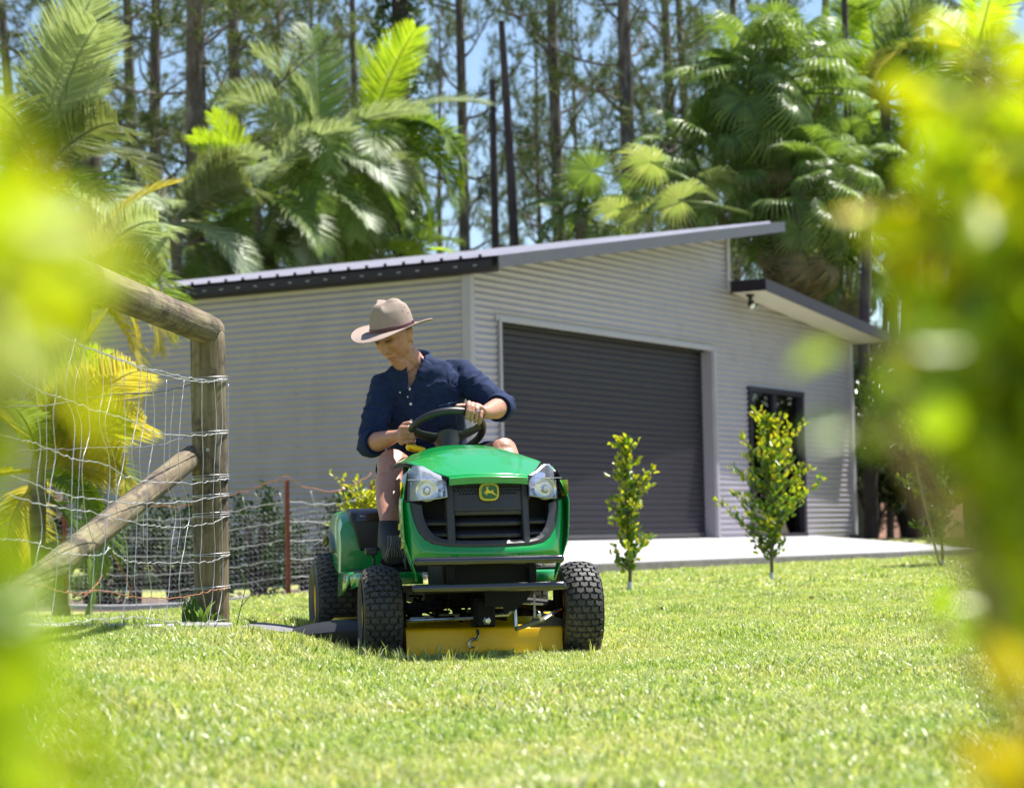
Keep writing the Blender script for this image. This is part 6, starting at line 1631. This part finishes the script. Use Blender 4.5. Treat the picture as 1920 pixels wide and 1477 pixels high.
# placket, pocket, buttons
mb = MB(); sec = []
for z in np.linspace(1.125, .80, 30):
    x = -.118+.16*(1.125-z)*.40; row = [on_shirt(x+dx, z, .0015+.0015*(1-abs(dx)/.0175))[0] for dx in (-.0175, -.016, 0, .016, .0175)]; sec.append(row)
mb.loft(sec, closed=False).build('placket', m_shirt, shirt, sharp=0, thick=.0015)
for z in (1.115, 1.055, .985, .905, .835):
    x = -.118+.16*(1.125-z)*.40; p_, n2_ = on_shirt(x, z, .004); q = n2_.to_track_quat('Z', 'Y').to_matrix()
    MB().lathe([(0, 0), (0, .0052), (.0016, .0058), (.0022, .0045), (.0014, .003), (.0014, 0)], 18, 'z').build('button', m_butt, shirt).matrix_local = Matrix.Translation(p_) @ q.to_4x4()
mb = MB(); mb.grid(lambda a, b_: on_shirt(.005+.085*a, 1.045+.02*a-.10*b_, .003)[0], 8, 8); mb.build('pocket', m_shirt, shirt, sharp=0, thick=.0015)
MB().tube([on_shirt(.005+.085*t, 1.045+.02*t, .0045)[0] for t in np.linspace(0, 1, 10)], .0012, 5).build('pocket_seam', pmat('pale seam thread', (.12, .17, .32), rough=.8), shirt)
for (x, z) in ((-.155, 1.105), (-.13, 1.09)):
    p_, n2_ = on_shirt(x, z, .012); MB().ell(p_, (.0035, .002, .0035)).build('button', m_butt, shirt)
# shorts
sh_ = MB(); sh_.loft([ellipse_sec(c, w+.002, d+.004, tilt=0) for c, w, d in (((0, 1.13, .625), .155, .13), ((0, 1.12, .72), .172, .142), ((-.01, 1.1, .80), .165, .135))])
for h_, k_ in ((HR, KR), (HL, KL)): sh_.tube([h_, h_.lerp(k_, .45), h_.lerp(k_, .80)], [.108, .100, .088], 26)
me = blob(sh_, .008, 8, .5)
bm = bmesh.new(); bm.from_mesh(me); kill = []
for f_ in bm.faces:
    c_ = f_.calc_center_median()
    for h_, k_ in ((HR, KR), (HL, KL)):
        ax = (k_-h_); t = (c_-h_).dot(ax)/ax.length_squared
        if t > .80 and (c_-h_.lerp(k_, t)).length < .13: kill.append(f_); break
bmesh.ops.delete(bm, geom=kill, context='FACES')
for v_ in bm.verts: v_.co += v_.normal*(.004*noise.noise(v_.co*16))
bm.to_mesh(me); bm.free()
me.name = 'shorts'; me.materials.append(m_short); me.polygons.foreach_set('use_smooth', [True]*len(me.polygons)); so_ = link('shorts', me, person); md = so_.modifiers.new('s', 'SOLIDIFY'); md.thickness = .003
# shoes
for a_2, sg in ((AR, -1), (AL, 1)):
    c_ = a_2; gz = .372
    sm_ = MB()
    sm_.tube([c_+Vector((0, .06, -.085)), c_+Vector((0, 0, -.075)), c_+Vector((0, -.07, -.105)), c_+Vector((-.004, -.14, -.125)), c_+Vector((-.006, -.185, -.135))], [.036, .045, .046, .044, .030], 26, flat=1.0)
    sm_.tube([c_+Vector((0, .0, -.09)), c_+Vector((0, .004, .018))], [.050, .042], 22)
    sm_.tube([c_+Vector((0, .0, -.02)), c_+Vector((0, -.05, -.062)), c_+Vector((-.003, -.12, -.098)), c_+Vector((-.006, -.17, -.12))], [.044, .050, .046, .034], 22)
    me = blob(sm_, .005, 7, .5); me.name = 'shoe'; me.materials.append(m_shoe); me.polygons.foreach_set('use_smooth', [True]*len(me.polygons)); s_o = link('shoe', me, person)
    tb = BVHTree.FromPolygons([v_.co for v_ in me.vertices], [tuple(p_.vertices) for p_ in me.polygons])
    for k in range(8):
        pts = []
        for t in np.linspace(0, 1, 14):
            x = c_.x-.038+.0108*k+.006*math.sin(t*5+k*.4)*(1 if k in (1, 6) else .3); z = c_.z-.045-.085*t
            l_, n2_, _, _ = tb.ray_cast(Vector((x+(c_.x-x)*(1-t)*.45, -.2, z)), Vector((0, 1, 0)))
            if l_: pts.append(l_+n2_*.0004)
        if len(pts) > 3: MB().tube(pts, .0014 if k in (0, 1, 7) else .0008, 5, cap=False).build('piping', m_shoel, s_o)
    sl_ = MB(); out2 = [(c_.x+.046*math.cos(a)*(1-.1*math.sin(a)), c_.y-.065+.135*math.sin(a)) for a in np.linspace(0, 2*math.pi, 28, endpoint=False)]
    sl_.loft([[(x, y, c_.z-.135-.03*(c_.y+.06-y)/.2-dz) for x, y in out2] for dz in (0, .022)]); sl_.build('sole', m_blk, s_o, sharp=30)
# ring
rp = rimpt(.113)+Vector((.004, -.0265, .014)); MB().lathe([(-.003, .0108), (-.003, .0122), (.003, .0122), (.003, .0108)], 24, 'z', closed=True).build('ring', m_chrome, body).matrix_local = Matrix.Translation(rp) @ Matrix.Rotation(rad(-20), 4, 'X')
# ------------------------------------------------------------------ golden hedge plants close to the camera
m_gold = leafmat('golden hedge leaves', [(.31, .42, .005), (.40, .48, .006), (.50, .50, .006), (.28, .42, .008), (.46, .44, .005)], trans=.60, rough=.4, tcol=1.25)
m_goldg = leafmat('greener hedge leaves', [(.18, .30, .008), (.26, .38, .01), (.34, .42, .012), (.20, .33, .01)], trans=.5, rough=.35, tcol=1.3, spec=.7)
m_goldy = leafmat('yellow young leaves', [(.60, .50, .01), (.66, .56, .02), (.56, .42, .01)], trans=.55, rough=.4, tcol=1.1)
m_stem = pmat('hedge twig', (.16, .12, .05), rough=.8, var=.3)
def foreshrub(base, clusters, label, seed, near=.62):
    """clusters: (px, py, distance, radius m, leaf count, kind, leaf size); each hangs on a twig that grows from the base"""
    g = np.random.default_rng(seed); rs = random.Random(seed)
    b_ = Vector((base[0], base[1], float(ground(base[0], base[1]))))
    o = empty('golden_shrub', tuple(b_), 0, label, 'shrub')
    st = MB(); acc = {'g': [[], [], []], 'n': [[], [], []], 'y': [[], [], []]}
    for (px, py, d, r, n, kd, ls) in clusters:
        d *= near; r *= near; ls *= near*1.15
        c_ = pt(px, py, d)-b_; mid = Vector((c_.x*.7, c_.y*.8, c_.z*.45))
        st.tube(spline([(0, 0, -.03), mid, c_], 10), [.006-.0004*i for i in range(11)], 6)
        pp = g.normal(0, .5, (n, 3)); pp = pp/np.maximum(1, np.linalg.norm(pp, axis=1, keepdims=True)/1.0)*r; 
        acc[kd][0].append(pp+np.array(c_)); acc[kd][1].append(g.normal(size=(n, 3))*.7+pp/max(r, .01)); acc[kd][2].append(g.uniform(.7, 1.2, n)*ls)
        for q in pp[:max(3, n//9)]: st.tube([c_*.97, c_+Vector(q)*.6, c_+Vector(q)], [.0018, .0012, .0008], 4, cap=False)
    st.build('twigs', m_stem, o, kind='stuff')
    for kd, nm, mt in (('g', 'foliage', m_gold), ('n', 'greener_foliage', m_goldg), ('y', 'young_leaves', m_goldy)):
        if not acc[kd][0]: continue
        P_ = np.concatenate(acc[kd][0]); D_ = np.concatenate(acc[kd][1]); S_ = np.concatenate(acc[kd][2]); ok = P_[:, 2] > .01
        P_, D_, S_ = P_[ok], D_[ok], S_[ok]
        v, f = leaves(P_, D_, g.normal(size=P_.shape)+np.array([0, -.2, .5]), S_, S_*.52)
        link(nm, mesh(nm, v, f, mt), o, kind='stuff')
    return o
left = [(-180, 405, 1.0, .045, 23, 'g', .034), (-110, 465, 1.0, .055, 35, 'g', .036), (-40, 535, .95, .045, 23, 'g', .036), (-130, 535, .9, .05, 42, 'g', .036), (30, 445, 1.02, .020, 4, 'y', .038), (-45, 475, 1.05, .026, 9, 'y', .036),
        (65, 485, 1.05, .020, 4, 'g', .034), (-10, 425, 1.1, .014, 2, 'g', .036), (75, 555, 1.1, .012, 2, 'g', .03), (-100, 580, .95, .04, 28, 'g', .034),
        (-150, 640, 1.0, .032, 21, 'n', .034), (-155, 760, 1.0, .030, 21, 'g', .034), (-165, 880, 1.0, .032, 21, 'g', .034), (-160, 1000, 1.0, .030, 21, 'g', .034), (-150, 1110, 1.0, .032, 21, 'n', .034),
        (-115, 1240, 1.0, .035, 22, 'n', .034), (-85, 1330, .95, .035, 18, 'n', .034), (-65, 1420, .9, .045, 30, 'n', .036), (5, 1480, .9, .03, 11, 'n', .034), (85, 1470, 1.0, .012, 2, 'y', .03), (-195, 700, .95, .06, 56, 'g', .036), (-205, 1100, .95, .07, 56, 'n', .036), (-290, 485, .95, .07, 49, 'g', .036)]
foreshrub((-.50, .70), left, 'bright lime golden shrub blurred along the left edge close to the camera', 71)
right = [(1900, 150, 1.55, .06, 18, 'g', .036), (1905, 230, 1.6, .06, 26, 'g', .036), (1975, 300, 1.5, .07, 46, 'g', .036), (1845, 320, 1.65, .05, 20, 'g', .036), (1765, 300, 1.7, .030, 8, 'g', .034), (1660, 380, 1.75, .02, 4, 'y', .034), (1875, 420, 1.6, .06, 40, 'g', .036), (1955, 450, 1.5, .07, 60, 'g', .036),
         (1815, 470, 1.6, .04, 20, 'g', .036), (1775, 540, 1.6, .028, 12, 'y', .036), (1765, 610, 1.6, .018, 7, 'y', .036), (1875, 560, 1.55, .06, 44, 'g', .036), (1965, 600, 1.5, .07, 60, 'n', .036), (1815, 620, 1.9, .03, 12, 'g', .034), (1640, 640, 1.4, .022, 4, 'n', .036), (1660, 800, 1.35, .026, 4, 'n', .036), (1630, 720, 1.5, .012, 1, 'n', .036),
         (1915, 700, 1.5, .055, 40, 'n', .036), (1835, 740, 1.55, .03, 12, 'g', .034), (1975, 760, 1.5, .06, 50, 'n', .036), (1925, 830, 1.5, .05, 34, 'g', .036), (1865, 890, 1.6, .03, 16, 'y', .034), (1975, 900, 1.5, .06, 50, 'g', .036), (1905, 960, 1.6, .045, 26, 'n', .036), (1845, 980, 1.7, .018, 5, 'g', .034),
         (1965, 1040, 1.6, .05, 34, 'n', .036), (1945, 1100, 1.8, .030, 10, 'n', .032), (1760, 1170, 2.1, .010, 2, 'n', .034), (1810, 1180, 2.1, .010, 2, 'n', .034), (1885, 1180, 2.0, .028, 9, 'n', .034), (1940, 1170, 1.9, .03, 14, 'n', .034),
         (1935, 1360, 1.3, .028, 12, 'y', .032), (1905, 1440, 1.3, .022, 7, 'y', .032), (1955, 1470, 1.3, .03, 14, 'y', .032), (2065, 500, 1.5, .1, 90, 'g', .036), (2065, 900, 1.5, .1, 90, 'n', .036), (2015, 1250, 1.4, .06, 30, 'g', .036)]
foreshrub((.70, 1.25), right, 'golden and green shrub blurred along the right edge close to the camera', 72)
